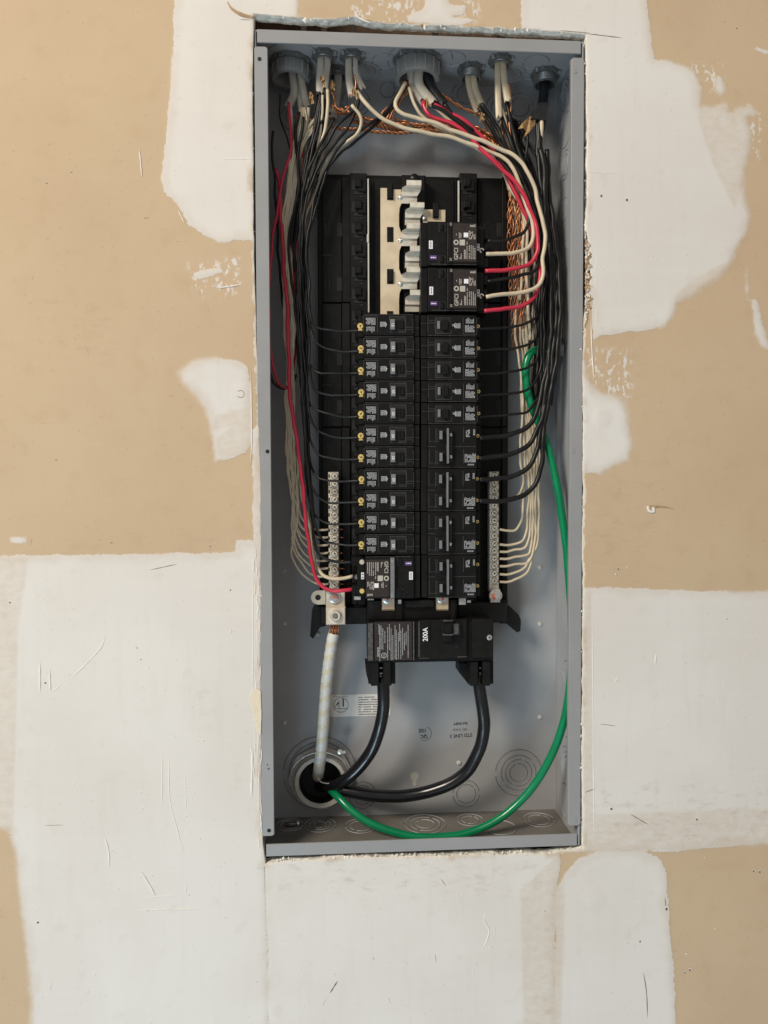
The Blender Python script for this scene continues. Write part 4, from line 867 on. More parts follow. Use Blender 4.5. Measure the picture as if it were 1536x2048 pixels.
cable('ground_cable', [(1118, 703, 62), (1098, 700, 58), (1078, 699, 54), (1062, 705, 51), (1053, 725, 50), (1051, 752, 50), (1057, 790, 50), (1070, 830, 50), (1084, 862, 48), (1098, 900, 44), (1112, 960, 38), (1124, 1030, 32), (1134, 1110, 27), (1141, 1200, 23), (1143, 1300, 22), (1139, 1380, 22), (1128, 1440, 22), (1108, 1500, 23), (1075, 1560, 25), (1035, 1608, 26), (985, 1645, 26), (935, 1666, 27), (880, 1674, 28), (820, 1672, 30), (760, 1655, 36), (710, 1627, 46), (675, 1593, 62), (656, 1574, 85), (650, 1568, 118)], 4.7, 'green', 'thick green ground cable looping down the right side to conduit', 'cable', None, 16)
# stranded end of green cable in side lug
gl = thing('ground_lug', 'copper stranded lug on the right inner wall beside the green cable', 'lug', P(1117, 703, 60))
mb = MB()
for k in range(7): 
    a = 2*PI*k/6 if k else 0; o = np.array((0, 2.*math.sin(a), 2.*math.cos(a))) if k else 0; mb.tube([P(1106, 702, 60)+o, P(1119, 704, 62)+o*1.2], .95, 6)
mb.build('strands', MT['copper'], gl, True); c = P(1117, 703, 62)
MB().box(c[0]-1, c[0]+5, 54, 72, c[2]-7, c[2]+7, .8).build('lug_body', MT['zinc'], gl)
# taped white neutral
nc = thing('neutral_cable', 'thick neutral cable wrapped in white tape entering the conduit', 'cable', P(655, 1400, 60))
pp = path([(668, 1266, 52), (663, 1290, 54), (656, 1340, 58), (650, 1400, 62), (646, 1460, 66), (641, 1510, 72), (637, 1545, 84), (636, 1556, 115)], step=1.5, wob=.3)
mb = MB(); n = len(pp); rr = 7.0+.22*np.sign(np.sin(np.arange(n)*1.5/11*PI)); mb.tube(pp, list(6.9+.55*((np.arange(n)*1.5/10.5) % 1)), 20)
mb.m = []; 
for i in range(n-1):
    for k in range(20): mb.m.append(1 if ((i*1.5/17.-k/20.) % 1) < .42 else 0)
mb.m += [0, 0]
mb.build('tape_wrap', [MT['tape'], MT['tape2']], nc, True)
mb = MB()
for k in range(13):
    a = 2*PI*k/13; r1 = 4.5*(.4+.6*((k*7) % 5)/4); c = P(670, 1248, 46); e = P(667, 1272, 51); d = np.array((math.cos(a)*r1, math.sin(a)*r1*.8, 0)); mb.tube([c+d, (c+e)/2+d*1.2+(.6*math.cos(k*3), 0, 0), e+d*1.1], .85, 5)
mb.build('strands', MT['copper'], nc, True)
# loose screw in the bottom
c = P(583, 1640, 70); ls = thing('loose_screw', 'loose machine screw lying on the box floor, bottom left', 'screw', (c[0], c[1], ZBi+3))
MB().tube([(c[0]-8, 70, ZBi+3), (c[0]+7, 70, ZBi+3)], 2.2, 10).build('shank', MT['zinc'], ls, True)
MB().lathe((c[0]+7, 70, ZBi+3.6), 'x', [(0, 3), (3, 2.5), (3.6, 0), (0, 0)], 12).build('screw_head', MT['steel'], ls, 'auto')
# ---------------------------------------------------------------- TOP FITTINGS
def locknut_mod(r0, teeth=8): return lambda a, r, h: r+(1.3 if (a*teeth/(2*PI)) % 1 < .35 and r > r0 else 0)
def fitting(px, py, r, hgt, m, label, kind, screws=1):
    c = PZ(px, py, ZTi); c = np.array((c[0], min(c[1], DEPTH-r-6), ZTi)); t = thing('cable_connector', label, 'cable connector', c, 'cable connectors through the top of the box')
    if kind == 'zinc':
        MB().lathe(c, 'z', [(r, -.3), (r+2.6, -.4), (r+3.0, -4.4), (r, -5)], 96, 0, 2*PI, locknut_mod(r+1, 9)).build('locknut', MT['zinc'], t, 'auto')
        prof = [(r+.2, -3.5)]
        for k in range(int(hgt/1.6)): prof += [(r+.5, -4.2-k*1.6), (r-.1, -5.0-k*1.6)]
        prof += [(r, -hgt-4), (r-1.8, -hgt-4), (r-2, -hgt), (r-2, 0)]
        MB().lathe(c, 'z', prof, 32).build('threaded_collar', MT['zinc'], t, 'auto')
        MB().lathe(c, 'z', [(r-1.9, -1.5), (0, -1.5)], 20).build('bore', MT['recess'], t)
    else:
        MB().lathe(c, 'z', [(r, -.3), (r+4, -.5), (r+4.2, -5), (r-1, -5.5)], 120, 0, 2*PI, locknut_mod(r+1, 10)).build('locknut', MT['zinc'], t, 'auto')
        MB().lathe(c, 'z', [(r-2, -5), (r+2.2, -5.5), (r+3, -7), (r+3, -hgt+3), (r+2, -hgt), (r-2.5, -hgt), (r-4.5, -hgt+4), (r-4.5, 0)], 224, 0, 2*PI,
                  lambda a, q, h: q+(1.1 if (a*14/(2*PI)) % 1 < .16 and q > r+2.5 else 0)).build('bushing', MT['greycap'], t, 'auto')
        MB().lathe(c, 'z', [(r-4.6, -.2), (0, -.2)], 20).build('bore', MT['recess'], t)
    for s in range(screws):
        a = -.5-s*1.9; q = c+np.array((math.cos(a)*(r+4), math.sin(a)*(r+4)*1., -3)); MB().lathe(q, 'z', [(0, -2.4), (1.7, -2), (1.9, 1.5)], 10).build('clamp_screw', MT['steel'], t, 'auto')
    FIT.append(c); return c
FIT = []
fitting(581, 124, 19.5, 21, 'g', 'large ribbed grey bushing at the far left of the box top', 'plastic')
fitting(648, 108, 10.5, 4, 'z', 'small zinc connector second from the left with two flat white cables', 'zinc', 2)
fitting(676, 141, 10.5, 4, 'z', 'small shaded zinc connector set behind its two neighbours', 'zinc', 1)
fitting(704, 110, 10.5, 4, 'z', 'small zinc connector left of the middle with torn white sheath', 'zinc', 2)
fitting(834, 120, 23.5, 24, 'g', 'largest ribbed grey bushing in the middle of the box top', 'plastic', 2)
fitting(941, 136, 12, 10, 'z', 'threaded zinc connector just right of the big middle bushing', 'zinc', 1)
fitting(1001, 118, 10.5, 4, 'z', 'small zinc connector near the front, third from the right', 'zinc', 2)
fitting(1090, 146, 13.5, 11, 'z', 'threaded zinc connector in the right corner holding a black cable', 'zinc', 2)
# ---------------------------------------------------------------- SHEATHS
GS = 'cable sheaths hanging from the top connectors'
def sheath(fit, dx, dy, pts, r, m, label, flat=.6, kraft=None, tear=True):
    c = FIT[fit]; Yc = c[1]+dy
    q = [np.array((c[0]+dx, Yc, ZTi-.5)), np.array((c[0]+dx, Yc, ZTi-12))]+[P(p[0], p[1], Yc+(p[2] if len(p) > 2 else 0)) for p in pts]
    t = thing('cable_sheath', label, 'cable sheath', q[-1], GS)
    q = spline(q, 3); n = len(q); mb = MB(); seg = 14; mb.tube(q, [r, r, r*1.05, r*1.15], seg, False, flat, (0, 1, 0))
    if tear:   # ragged open end
        base = (n-1)*seg
        for k in range(seg):
            v = mb.v[base+k]; d = (q[-1]-q[-2])/np.linalg.norm(q[-1]-q[-2]); e = random.uniform(-1.5, 4.5); mb.v[base+k] = tuple(np.array(v)+d*e)
    mb.build('jacket', MT[m], t, True)
    if kraft:
        mb = MB(); c = P(*kraft); c[1] = min(c[1], Yc-2)
        for k in range(8):
            a = random.uniform(0, 2*PI); L_ = random.uniform(5, 13); w = random.uniform(.8, 2.2); d = np.array((math.cos(a)*2.5+1.5, -1+2*math.sin(a), -L_)); o_ = np.array((w, 0, w*.3))
            mb.add([c, c+o_, c+d+o_, c+d*1.1, c+d*.5-o_*.6+(0, -1.5, 0)], [(0, 1, 2, 3), (0, 3, 4)])
        mb.build('paper_filler', MT['kraft'], t)
    return t
sheath(0, 2, 2, [(588, 185), (578, 212)], 4.4, 'sheath', 'left white sheath in the far left bushing, red wire below')
sheath(0, 7, 6, [(600, 200), (608, 232)], 3.9, 'sheath', 'middle white sheath in the far left bushing, reaching lowest')
sheath(0, 12, 1, [(608, 185), (614, 212)], 4.0, 'sheath', 'right white sheath in the far left bushing with brown paper', kraft=(619, 184, 40))
sheath(1, -4, 0, [(639, 160), (640, 184)], 4.0, 'sheath', 'left flat white sheath in the second connector from left', kraft=(643, 150, 29))
sheath(1, 4, 0, [(652, 150), (650, 176)], 3.8, 'sheath', 'right flat white sheath in the second connector from left', kraft=(662, 163, 40))
sheath(2, 0, 0, [(671, 200), (664, 238)], 5.0, 'sheath', 'wide shaded white sheath in the connector set at the back')
sheath(3, -4, 0, [(698, 160), (704, 190)], 4.0, 'sheath', 'left white sheath in the third small connector, split open', kraft=(706, 176, 26))
sheath(3, 4, -1, [(712, 145), (725, 175)], 3.2, 'sheath', 'right white sheath in the third small connector, pointed tear')
sheath(4, -7, 0, [(824, 172), (846, 202)], 4.8, 'sheath', 'left grey-white sheath in the big middle bushing', kraft=(812, 172, 44))
sheath(4, 2, -4, [(838, 168), (864, 205)], 5.4, 'sheath', 'right grey-white sheath in the big middle bushing', kraft=(852, 196, 30))
sheath(4, 11, 0, [(860, 170), (887, 209)], 5.4, 'btape', 'black sheath at the right of the big middle bushing', .8)
sheath(5, -3, 0, [(941, 185), (955, 226)], 3.7, 'white', 'left long white sheath in the connector right of middle bushing', kraft=(960, 222, 40))
sheath(5, 4, -1, [(951, 178), (962, 205)], 3.8, 'white', 'right shorter white sheath in the connector right of middle bushing')
sheath(6, -3.5, 0, [(996, 190), (998, 232)], 3.6, 'white', 'left long white sheath in the third connector from right')
sheath(6, 3.5, 0, [(1009, 165), (1015, 198)], 3.8, 'white', 'right shorter white sheath in the third connector from right')
t = sheath(7, -1, 0, [(1087, 195), (1080, 238, -6)], 5.8, 'btape', 'black taped sheath under the right corner connector', .8, tear=False)
mb = MB(); 
for a in (((1078, 205), (1062, 236), (1092, 241), (1098, 205)),): mb.prism([pt(x, y, 44) for x, y in a], 44, 50)
mb.build('tape_skirt', MT['btape'], t)
mb = MB(); z = lambda x, y, Y: tuple(P(x, y, Y))
mb.add([z(1060, 232, 48), z(1045, 245, 44), z(1036, 258, 50), z(1046, 256, 45), z(1052, 262, 50), (z(1048, 275, 46)), z(1060, 262, 44), z(1070, 250, 50), z(1071, 238, 46)], [(0, 1, 3), (1, 2, 3), (0, 3, 4), (0, 4, 6), (4, 5, 6), (0, 6, 7), (0, 7, 8)])
mb.build('paper_filler', MT['kraft'], t)
# ---------------------------------------------------------------- WIRES
def wire(m, pts, r, label, group, name='wire', cat='wire', seg=9):
    o = MB().tube(path(pts, step=3.5), r, seg).build(name, MT[m], None, True); return tag(o, label, cat, group)
GB = 'black wires on the left side'; GN = 'cream neutral wires on the left side'
nth = ['first', 'second', 'third', 'fourth', 'fifth', 'sixth', 'seventh', 'eighth', 'ninth', 'tenth', 'eleventh', 'twelfth']
ysc = [661, 702, 746, 789, 833, 875, 918, 961, 1004, 1047, 1090]
lanes = [ # bundle lane way-points from the departure upward, then to the source
 [(650, 660), (628, 650), (621, 630), (618, 560), (612, 500), (622, 430), (638, 370), (655, 330), (688, 285), (735, 250), (765, 230), (790, 200), (806, 178)],
 [(655, 698), (632, 685), (622, 660), (619, 600), (614, 500), (626, 440), (645, 370), (662, 330), (700, 290), (745, 255), (775, 228), (800, 190), (812, 172)],
 [(640, 745), (623, 735), (613, 712), (609, 640), (606, 560), (604, 480), (610, 420), (625, 360), (645, 320), (680, 275), (705, 235), (718, 200), (712, 178)],
 [(655, 790), (632, 782), (621, 755), (618, 700), (614, 620), (608, 520), (606, 440), (612, 390), (628, 340), (650, 290), (676, 250), (706, 222), (716, 190)],
 [(650, 826), (626, 815), (614, 795), (608, 740), (606, 660), (600, 540), (602, 440), (608, 380), (618, 330), (630, 280), (640, 230), (646, 180)],
 [(655, 870), (632, 858), (620, 835), (616, 790), (612, 700), (605, 580), (601, 470), (600, 400), (612, 340), (624, 290), (634, 230), (643, 182)],
 [(655, 916), (636, 908), (622, 885), (618, 840), (612, 760), (602, 640), (596, 530), (600, 440), (606, 370), (614, 320), (626, 270), (640, 215), (652, 178)],
 [(655, 962), (636, 954), (622, 932), (617, 890), (612, 820), (606, 720), (598, 600), (590, 500), (596, 430), (603, 370), (614, 310), (632, 260), (660, 225)],
 [(655, 1004), (634, 992), (620, 968), (614, 920), (610, 850), (604, 740), (596, 620), (600, 520), (604, 430), (614, 350), (634, 300), (656, 262), (668, 236)],
 [(660, 1047), (638, 1038), (622, 1012), (614, 970), (610, 900), (603, 790), (598, 660), (592, 540), (584, 470), (592, 410), (597, 360), (594, 310), (592, 260), (598, 225)],
 [(668, 1087), (645, 1078), (631, 1055), (624, 1010), (616, 940), (609, 840), (600, 700), (588, 600), (580, 520), (577, 480), (588, 420), (596, 380), (597, 320), (602, 270), (606, 235)],
]
for k, (ys, ln) in enumerate(zip(ysc, lanes)):
    dep = [34]+list(np.interp(range(len(ln)), [0, 2, 5, len(ln)-1], [36+k*.3, 38+(k*5) % 12, 38+(k*7) % 14, 42]))
    pts = [(720, ys, 30), (700, ys+1, 33)]+[(x+random.uniform(-1, 1), y, d) for (x, y), d in zip(ln, dep[1:])]
    wire('blackwire', pts, [1.4, 1.4, 1.45, 1.6, 1.85], f'{nth[k]} thin black wire down the left column, ending at its {ordn[k] if k<10 else "eleventh"} screw', GB)
wire('blackwire', [(706, 1124, 36), (680, 1124), (655, 1119), (637, 1107), (629, 1085), (627, 1050), (624, 1000), (614, 930), (607, 830), (598, 720), (590, 620), (584, 540), (588, 460, 60), (600, 380), (620, 320), (640, 270), (652, 220), (650, 180, 40)], [1.8, 1.8, 2.1], 'black wire curving into the GFCI breaker at the foot of left column', GB)
for k, (xo, yo) in enumerate(((0, 0), (5, 6), (-6, 4), (9, -4), (3, 9))):   # deeper bundle members
    wire('blackwire', [(640+xo, 190, 50), (634+xo, 240), (622+xo, 300), (612+xo, 360), (604+xo*.6, 430, 60), (600+xo*.5, 520), (604+xo, 620), (609+xo*.5, 740), (613+xo*.4, 860), (618+xo*.3, 960+yo), (628, 1040+yo*2), (640, 1072+yo, 64), (665, 1088+yo*.2, 66)][: 11+(k % 3)], 1.2,
         f'black wire deep in the left bundle, strand {["nearest the reds","beside the breakers","hugging the cream wires","lying outermost right","curving lowest"][k]}', 'black wires deep in the left bundle')
wire('blackwire', [(546, 262, 40), (544, 300), (548, 350), (552, 410), (555, 470), (557, 520), (563, 580), (570, 640), (574, 700, 60), (580, 780)], 1.5, 'lone black wire hugging the left flange beside crossing red wires', GB)
wire('blackwire', [(540, 745, 40), (547, 766), (558, 776), (572, 777), (582, 771, 55), (592, 750)], 1.7, 'short black loop emerging from behind the left flange', GB)
wire('blackwire', [(560, 190, 60), (560, 230), (566, 255), (574, 275), (580, 300, 70)], .9, 'hair-thin dark wire arcing on the back behind left reds', GB)
GRD = 'red wires'
wire('red', [(577, 205, 44), (579, 240), (583, 270), (582, 295), (573, 330), (563, 370), (556, 410), (549, 455), (543, 500), (538, 600, 42), (541, 700), (548, 744), (556, 766), (568, 775), (582, 774, 50)], 1.75, 'red wire bowing behind the left flange and looping back below', GRD)
wire('red', [(593, 230, 46), (599, 265), (605, 310), (606, 345), (600, 400, 60), (592, 480), (588, 560), (590, 640), (588, 720), (583, 800, 56)], 1.9, 'red wire falling steeply from the far left bushing into bundle', GRD)
wire('red', [(551, 338, 46), (558, 365), (561, 400), (562, 440), (566, 500), (570, 560), (575, 620), (577, 700), (578, 760), (585, 830), (597, 900), (604, 960), (611, 1030), (619, 1100), (629, 1145), (643, 1171, 38), (665, 1181, 34), (690, 1181, 33), (707, 1178, 34)], 2.3, 'long red wire running down left side into the lower GFCI breaker', GRD)
# left neutrals
wire('white', [(707, 1152, 36), (690, 1156), (665, 1157, 38), (645, 1150), (633, 1130), (626, 1090), (616, 1040), (604, 990, 58), (595, 940, 64), (589, 890), (585, 830), (588, 760), (592, 700), (596, 640), (586, 560), (582, 480), (588, 420), (604, 350, 66), (614, 260, 54), (617, 215, 46)], 2.1, 'cream wire ending at the middle terminal of the lower left GFCI breaker', GN)
nls = [(7, 575, 1020), (8, 590, 1030), (9, 598, 1045), (10, 585, 1050), (11, 580, 1070), (12, 588, 1090), (13, 578, 1100), (14, 583, 1130)]
for k, (i, lx, ly) in enumerate(nls):
    y = ysL[i]-15.2+13; X0_ = 574+k*2.6
    pts = [(657, y, 54), (640, y+1, 56), (622+k % 2*3, y-4, 60), (603-k % 3*2, y-26), (594-k*1.5, y-60), (X0_+6-(k % 3)*4, y-130), (X0_+(k % 2)*4-3, 900-k*5), (574+k*2.4, 850), (571+k*2.4, 790), (575+k*1.6, 720), (568+k*3.1, 650), (568+k*2.6, 580), (565+k*2.5, 500, 46), (567+k*2.8, 430), (575+k*2.4, 370), (583+k*3, 300), (598+k*5, 250), ((600+k*3, 215) if k < 4 else (635+k*5, 215, 50))]
    wire('white', pts, 1.35, f'{nth[k]} cream wire from the top entering the left terminal bar', GN)
    s = MB().tube([P(680, y, 55), P(686+k % 3*2, y+k % 2, 56)], .7, 6).build('wire_end', MT['copper'], None, True); tag(s, f'bare copper tip poking out right of the left bar, {nth[k]} from top', 'wire end', 'bare tips right of the left terminal bar')
wire('white', [(703, 210, 34), (720, 232), (723, 250), (712, 270), (692, 286, 42), (668, 302, 58), (650, 330, 70), (636, 370), (612, 430, 72), (602, 500)], 1.9, 'cream wire bending right below the third connector then left', GN)
wire('white', [(655, 178, 33), (655, 220), (650, 260), (640, 300, 46), (628, 345, 64), (612, 410), (600, 480, 70)], 2.0, 'cream wire dropping straight from the second connector', GN)
wire('white', [(645, 190, 36), (644, 240), (634, 300), (622, 345), (606, 400, 58), (596, 470)], 1.4, 'thin cream wire left of the one from the second connector', GN)
wire('white', [(666, 238, 62), (660, 265), (650, 290), (636, 330), (620, 370, 66)], 1.7, 'cream wire under the shaded back connector', GN)
wire('white', [(581, 212, 46), (584, 260), (584, 300, 50), (580, 360), (576, 430, 64)], 1.6, 'cream wire beside the red one under far left bushing', GN)
wire('white', [(609, 230, 48), (606, 260), (604, 300), (604, 350, 56), (596, 420)], 1.6, 'cream wire right of the steep red wire under far left bushing', GN)
# crossing whites top middle
GT = 'cream wires crossing the top to the right'
wire('white', [(714, 184, 30), (730, 205, 28), (752, 226), (770, 240), (800, 254), (845, 264), (890, 272), (935, 287), (975, 300), (1008, 318, 32), (1030, 345), (1045, 385), (1056, 425), (1066, 450), (1067, 475), (1056, 495), (1030, 505), (1000, 508), (972, 508, 26)], 2.3, 'lowest cream wire crossing the top, ending at the upper GFCI breaker', GT)
wire('white', [(811, 165, 38), (800, 188), (790, 205, 34), (793, 217), (808, 228), (840, 238), (880, 250), (925, 268), (965, 282), (1000, 297), (1028, 312), (1050, 335, 26), (1068, 370), (1076, 410), (1084, 440), (1091, 462), (1090, 490), (1085, 520), (1085, 550), (1078, 570), (1060, 582), (1020, 587), (990, 590), (972, 594, 24)], 2.35, 'cream wire looping from the middle bushing to the second GFCI breaker', GT)
wire('white', [(818, 175, 38), (826, 200), (840, 225), (856, 242), (885, 262), (925, 282), (960, 300), (990, 325, 40), (1012, 350), (1022, 375), (1038, 405), (1050, 440), (1055, 480), (1052, 540), (1056, 600), (1060, 680, 50)], 1.9, 'cream wire in the middle bundle dropping behind the reds', GT)
wire('white', [(860, 205, 42), (880, 225), (905, 245), (935, 265), (975, 295), (1010, 330, 44), (1036, 380), (1046, 430), (1046, 500), (1040, 600, 54)], 1.7, 'cream wire just behind the red pair at top right', GT)
# reds right
wire('red', [(846, 203, 40), (850, 218), (862, 232), (885, 240), (912, 252), (945, 280), (975, 310), (1005, 340, 28), (1035, 370), (1055, 405), (1069, 440), (1075, 475), (1073, 505), (1064, 525), (1040, 535), (1005, 540), (970, 542, 26)], 2.45, 'front red wire swooping from middle bushing to upper GFCI breaker', GRD)
wire('red', [(866, 207, 42), (885, 218), (912, 232), (945, 255), (975, 285), (1000, 325, 38), (1020, 365), (1038, 400), (1056, 440), (1070, 490, 36), (1080, 530), (1078, 565), (1070, 592), (1050, 608), (1015, 617), (968, 622, 26)], 2.4, 'rear red wire from middle bushing down to the second GFCI breaker', GRD)
# black from middle
GBR = 'black wires on the right side'
wire('blackwire', [(842, 200, 42), (860, 210), (890, 222), (920, 248), (955, 280), (990, 310), (1020, 345, 34), (1045, 385), (1058, 420), (1057, 445), (1048, 465), (1030, 474), (1005, 482), (975, 482, 26)], 2.0, 'black wire hooking left into the upper GFCI breaker', GBR)
wire('blackwire', [(870, 205, 44), (900, 225), (940, 255), (980, 285), (1015, 315), (1040, 350, 36), (1058, 390), (1070, 430), (1078, 480), (1076, 520), (1068, 542), (1045, 551), (1010, 557), (975, 563, 26)], 2.0, 'black wire hooking left into the second GFCI breaker', GBR)
srcs = [[(888, 208), (915, 240), (955, 275), (1000, 310)], [(958, 215), (975, 245), (1000, 285), (1025, 320)], [(963, 208), (985, 240), (1010, 290), (1034, 330)], [(1002, 225), (1012, 260), (1028, 300), (1042, 335)], [(1014, 205), (1022, 250), (1036, 295), (1050, 335)]]
for k, y in enumerate((656, 699, 746, 789, 832)):
    s = srcs[k]; L0 = 1060+k*5
    pts = [(x, yy, 40+k) for x, yy in s]+[(L0, 390, 44), (L0+8, 460), (L0+14, 540), (L0+8, 600), (L0+8-k, y-50, 46), (1074-k*1.5, y-24), (1056, y-10, 40), (1030, y-4), (1000, y, 36), (958, y+2, 30)]
    wire('blackwire', pts, [2.5, 2.4, 2.0, 1.6, 1.55], f'thin black wire to the {["topmost","second","third","fourth","fifth"][k]} single breaker of the right column', GBR)
big = [(875, [(1088, 240), (1080, 300), (1088, 380), (1100, 460), (1108, 540), (1106, 620), (1098, 700), (1084, 780), (1070, 830), (1050, 858), (1020, 870), (985, 874)]),
       (916, [(1075, 245), (1076, 310), (1090, 400), (1106, 480), (1114, 560), (1112, 640), (1104, 720), (1092, 800), (1078, 850), (1062, 885), (1035, 903), (1000, 912)]),
       (958, [(1078, 240), (1078, 300), (1082, 380), (1094, 450), (1102, 540), (1102, 640), (1098, 720), (1090, 790), (1082, 850), (1073, 905), (1055, 935), (1025, 952), (995, 958)]),
       (1001, [(1094, 300), (1098, 380), (1108, 460), (1118, 540), (1120, 620), (1116, 690), (1104, 770), (1092, 830), (1085, 890), (1082, 935), (1070, 970), (1048, 990), (1015, 1001), (990, 1002)])]
for k, (y, pp_) in enumerate(big):
    dd = np.interp(range(len(pp_)), [0, 4, len(pp_)-3, len(pp_)-1], [50, 46-k*2, 34, 32]); pts = [(x, yy, d) for (x, yy), d in zip(pp_, dd)]+[(958, y+1, 28)]
    wire('blackwire', pts, 2.9, f'thick black wire to the {["uppermost poles","second from top","third from top","lowest end"][k]} among four on the right', 'thick black wires to the double-pole breakers', seg=12)
for k, (x0, dx, d) in enumerate(((1062, 0, 58), (1070, 6, 62), (1076, 12, 60), (1082, 18, 64), (1050, -4, 62), (1098, 22, 56), (1066, 10, 54))):
    pts = [(1000+k*6, 225+k*3, d), (1018+k*6, 270, d), (x0-22+k, 330, d), (x0, 400), (x0+8+dx*.3, 470), (x0+14+dx*.4, 560), (x0+12+dx*.4, 650), (x0+6+dx*.3, 740), (x0+4, 810, d)]
    wire('blackwire', pts, 1.8, f'black wire within the right bundle, {["nearest the copper twists","second from the copper","just right of the reds","close to the box side","half hidden at the left","outermost toward the flange","in front of the others"][k]}', 'black wires within the right bundle')
wire('white', [(1083, 240, 47), (1083, 270), (1082, 300), (1080, 330, 52), (1090, 400, 66), (1110, 500), (1122, 600), (1120, 680)], 2.6, 'cream wire emerging from the black tape at the right corner', 'cream wires on the right side')
wire('blackwire', [(1080, 298, 44), (1086, 320, 42), (1090, 360), (1090, 420), (1100, 500), (1110, 580), (1112, 650, 44), (1106, 720)], 3.6, 'thick black taped wire below the cream one at right corner', GBR, seg=12)
# right neutrals
GNR = 'cream neutral wires on the right side'
rn = [(1058, 1042, 1047), (1088, 1050, 1056), (1103, 1054, 1060), (1117, 1060, 1066), (1132, 1061, 1070), (1148, 1053, 1074), (1163, 1055, 1063)]
ups = [1042, 1048, 1055, 1060, 1066, 1072, 1052]
for k, (y, xa, xb) in enumerate(rn):
    u = ups[k]
    pts = [(996, y, 54), (1015, y+(3 if k < 2 else 1)), (1030, y+(3 if k == 0 else -3*(k > 1)), 56), (xa-4, y-8 if k < 5 else y-14), (xa+3, y-26), (xb, y-58), (xb+(k % 3)*1.5, 990-k*4), (u+8, 930), (u+6, 870), (u+1, 800, 62), (u+3, 720), (u-2, 650), (u+2-(k % 2)*6, 590), (u+3, 530, 64), (u+(k % 3)*3-2, 480, 68), (1032+k*5, 430, 72), (1022+k*6, 370, 74), (1004+k*6, 320, 76), (975+k*8, 270, 70), ((960+k*1.5, 225, 50) if k < 3 else (1000+k*2.5, 225, 44))]
    wire('white', pts, 1.55, f'{nth[k]} cream wire from the top entering the right terminal bar', GNR)
wire('white', [(1016, 998, 58), (1030, 995), (1041, 985), (1046, 960), (1042, 930), (1042, 860), (1046, 800), (1041, 745), (1033, 690), (1031, 640), (1036, 580), (1040, 500), (1030, 430), (1015, 370, 58), (1000, 330)], 1.5, 'cream wire tucked behind the thick black wire, leftmost on right side', GNR)
wire('white', [(962, 215, 46), (985, 255), (1015, 300), (1045, 360), (1062, 440), (1066, 520, 56)], 1.6, 'cream wire slanting down from the connector right of middle', GNR)
wire('white', [(1003, 215, 40), (1014, 255), (1024, 300), (1040, 350), (1058, 420, 56)], 1.6, 'cream wire slanting down between black wires at top right', GNR)
# copper
def twist(pts, n, rs, off, pitch, label, step=1.6):
    q = path(pts, step=step); T_ = np.gradient(q, axis=0); T_ /= np.linalg.norm(T_, axis=1)[:, None]; s = np.r_[0, np.cumsum(np.linalg.norm(np.diff(q, axis=0), axis=1))]
    a = np.array((0, 1., 0)); u = a-T_*(T_@a)[:, None]; u /= np.linalg.norm(u, axis=1)[:, None]; w = np.cross(T_, u); mb = MB()
    for k in range(n):
        ph = 2*PI*(k/n+s/pitch)+.5*np.sin(s/23); mb.tube(q+off*(np.cos(ph)[:, None]*u+np.sin(ph)[:, None]*w), rs, 6)
    return tag(mb.build('copper_twist', MT['copper'], None, True), label, 'copper wire', 'twisted bare copper ground wires')
twist([(664, 212, 48), (690, 222), (715, 234), (745, 242), (785, 246), (830, 250), (880, 252), (930, 252), (965, 262, 56), (995, 280), (1012, 310), (1022, 350), (1026, 400, 60)], 2, 1.0, 1.2, 15, 'upper copper twist crossing the top from left to right')
twist([(672, 224, 52), (700, 228), (735, 238), (775, 252), (820, 258), (870, 262), (920, 262), (960, 270, 60), (990, 292), (1010, 330), (1018, 380)], 3, 1.0, 1.5, 17, 'middle copper twist crossing the top behind the cream wires')
twist([(662, 256, 56), (690, 258), (720, 260), (760, 264), (800, 265), (840, 264), (880, 262), (930, 260), (975, 270, 62), (1005, 300)], 2, 1.05, 1.25, 13, 'lowest copper twist crossing the top, closest to the bus frame')
twist([(700, 240, 60), (740, 250), (790, 258), (840, 256), (890, 257), (940, 262), (985, 280, 62)], 3, .9, 1.5, 14, 'short copper twist between the upper and lowest crossing twists')
twist([(770, 236, 54), (810, 244), (850, 256), (900, 266), (950, 268), (990, 284, 60), (1012, 330)], 2, 1.0, 1.3, 19, 'copper twist starting beneath the fan of strands, right of centre')
twist([(884, 188, 46), (905, 205), (940, 222), (965, 232), (990, 248), (1006, 275), (1020, 320, 58), (1030, 370), (1034, 430)], 2, 1.0, 1.0, 30, 'loose copper pair sloping right from the middle bushing')
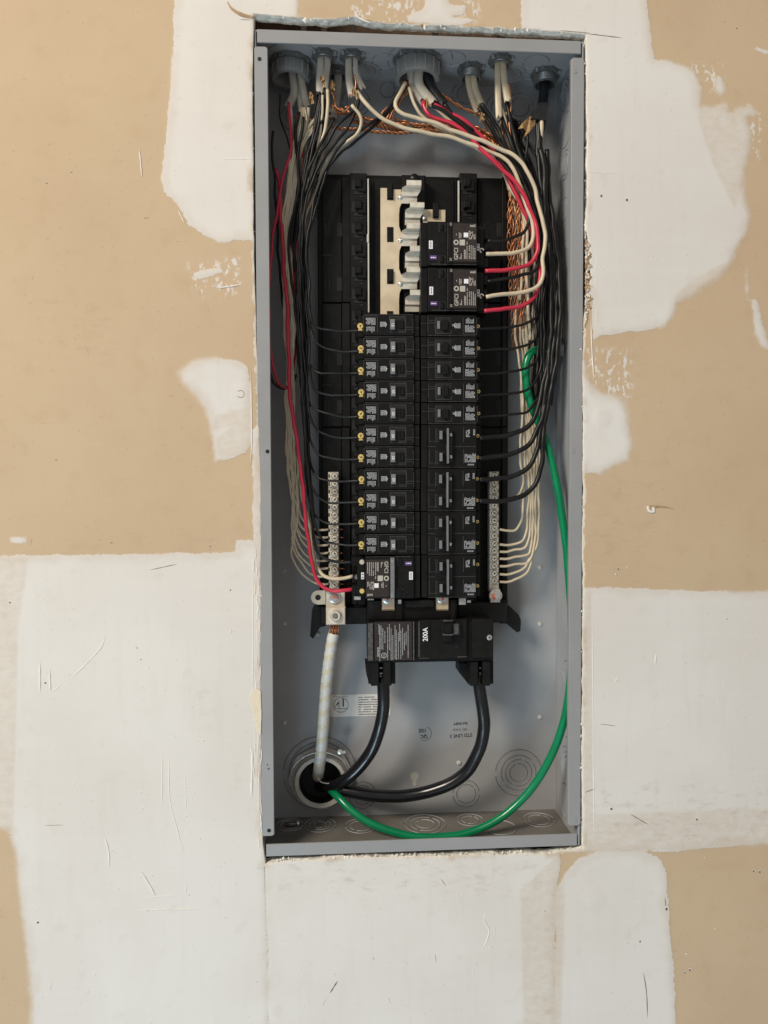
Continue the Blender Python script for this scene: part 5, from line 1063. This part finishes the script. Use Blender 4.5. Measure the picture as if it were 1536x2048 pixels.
for k, (xs, ph) in enumerate(((1020, 0), (1027, 2), (1036, 4), (1043, 1))):
    twist([(1010+k*5, 300, 56+k), (1018+k*4, 350), (xs+1, 400, 52), (xs-2-(k % 2)*3, 430), (xs-3+(k % 2)*3, 460), (xs-1-(k % 3), 500), (xs+(k % 2)*3, 545, 54), (xs+2+k, 590), (xs+5-k, 640, 60), (xs+8-2*k, 700, 74)], 2+(k % 2), .8, 1.9, 24+k*5, f'copper twist running down the right side of the frame, {["leftmost","second from left","third from left","rightmost"][k]} strand')
mb = MB(); r_ = random.Random(8)
for k in range(9):
    x = 806+k*1.6; mb.tube(path([(x, 160, 44), (x-2, 185+r_.uniform(-4, 4), 44), (800-k*1.5, 205), (790-k*3.4+r_.uniform(-3, 3), 226), (778-k*2, 246, 50+r_.uniform(0, 6))], step=4), .8, 6)
tag(mb.build('copper_strands', MT['copper'], None, True), 'fan of bare copper strands spreading left below the middle bushing', 'copper wire')
for k, (pts, lb) in enumerate((([(660, 178, 44), (668, 195), (672, 215), (690, 222), (700, 212, 40), (690, 215)], 'kinked bare copper end beside the second connector'), ([(709, 150, 28), (712, 165), (708, 185), (700, 190, 30)], 'short bare copper loop in the third connector sheath'), ([(1016, 165, 36), (1022, 190), (1022, 214), (1018, 240, 44), (1022, 280)], 'bare copper bowing outside the sheath at right'), ([(612, 232, 50), (622, 240), (634, 246, 52), (650, 252), (665, 256, 55)], 'bare copper going right from the far left bushing'))):
    tag(MB().tube(path(pts, step=2), 1.0, 7).build('copper_wire', MT['copper'], None, True), lb, 'copper wire', 'loose bare copper ends')
# cables seen in the dark gap above the box
for k, x in enumerate((607, 648, 706, 1000, 1012, 870)):
    a = P(x, 66, 45); tag(MB().tube([(a[0], 45, ZT+.5), (a[0]+2, 48, ZT+200)], 3.6, 10, True, .6).build('feed_cable', MT['sheath'], None, True), f'pale cable in the dark gap above the box, {nth[[0,1,2,4,5,3][k]]} from left', 'cable', 'cables in the gap above the box')
S.render.engine = 'CYCLES'
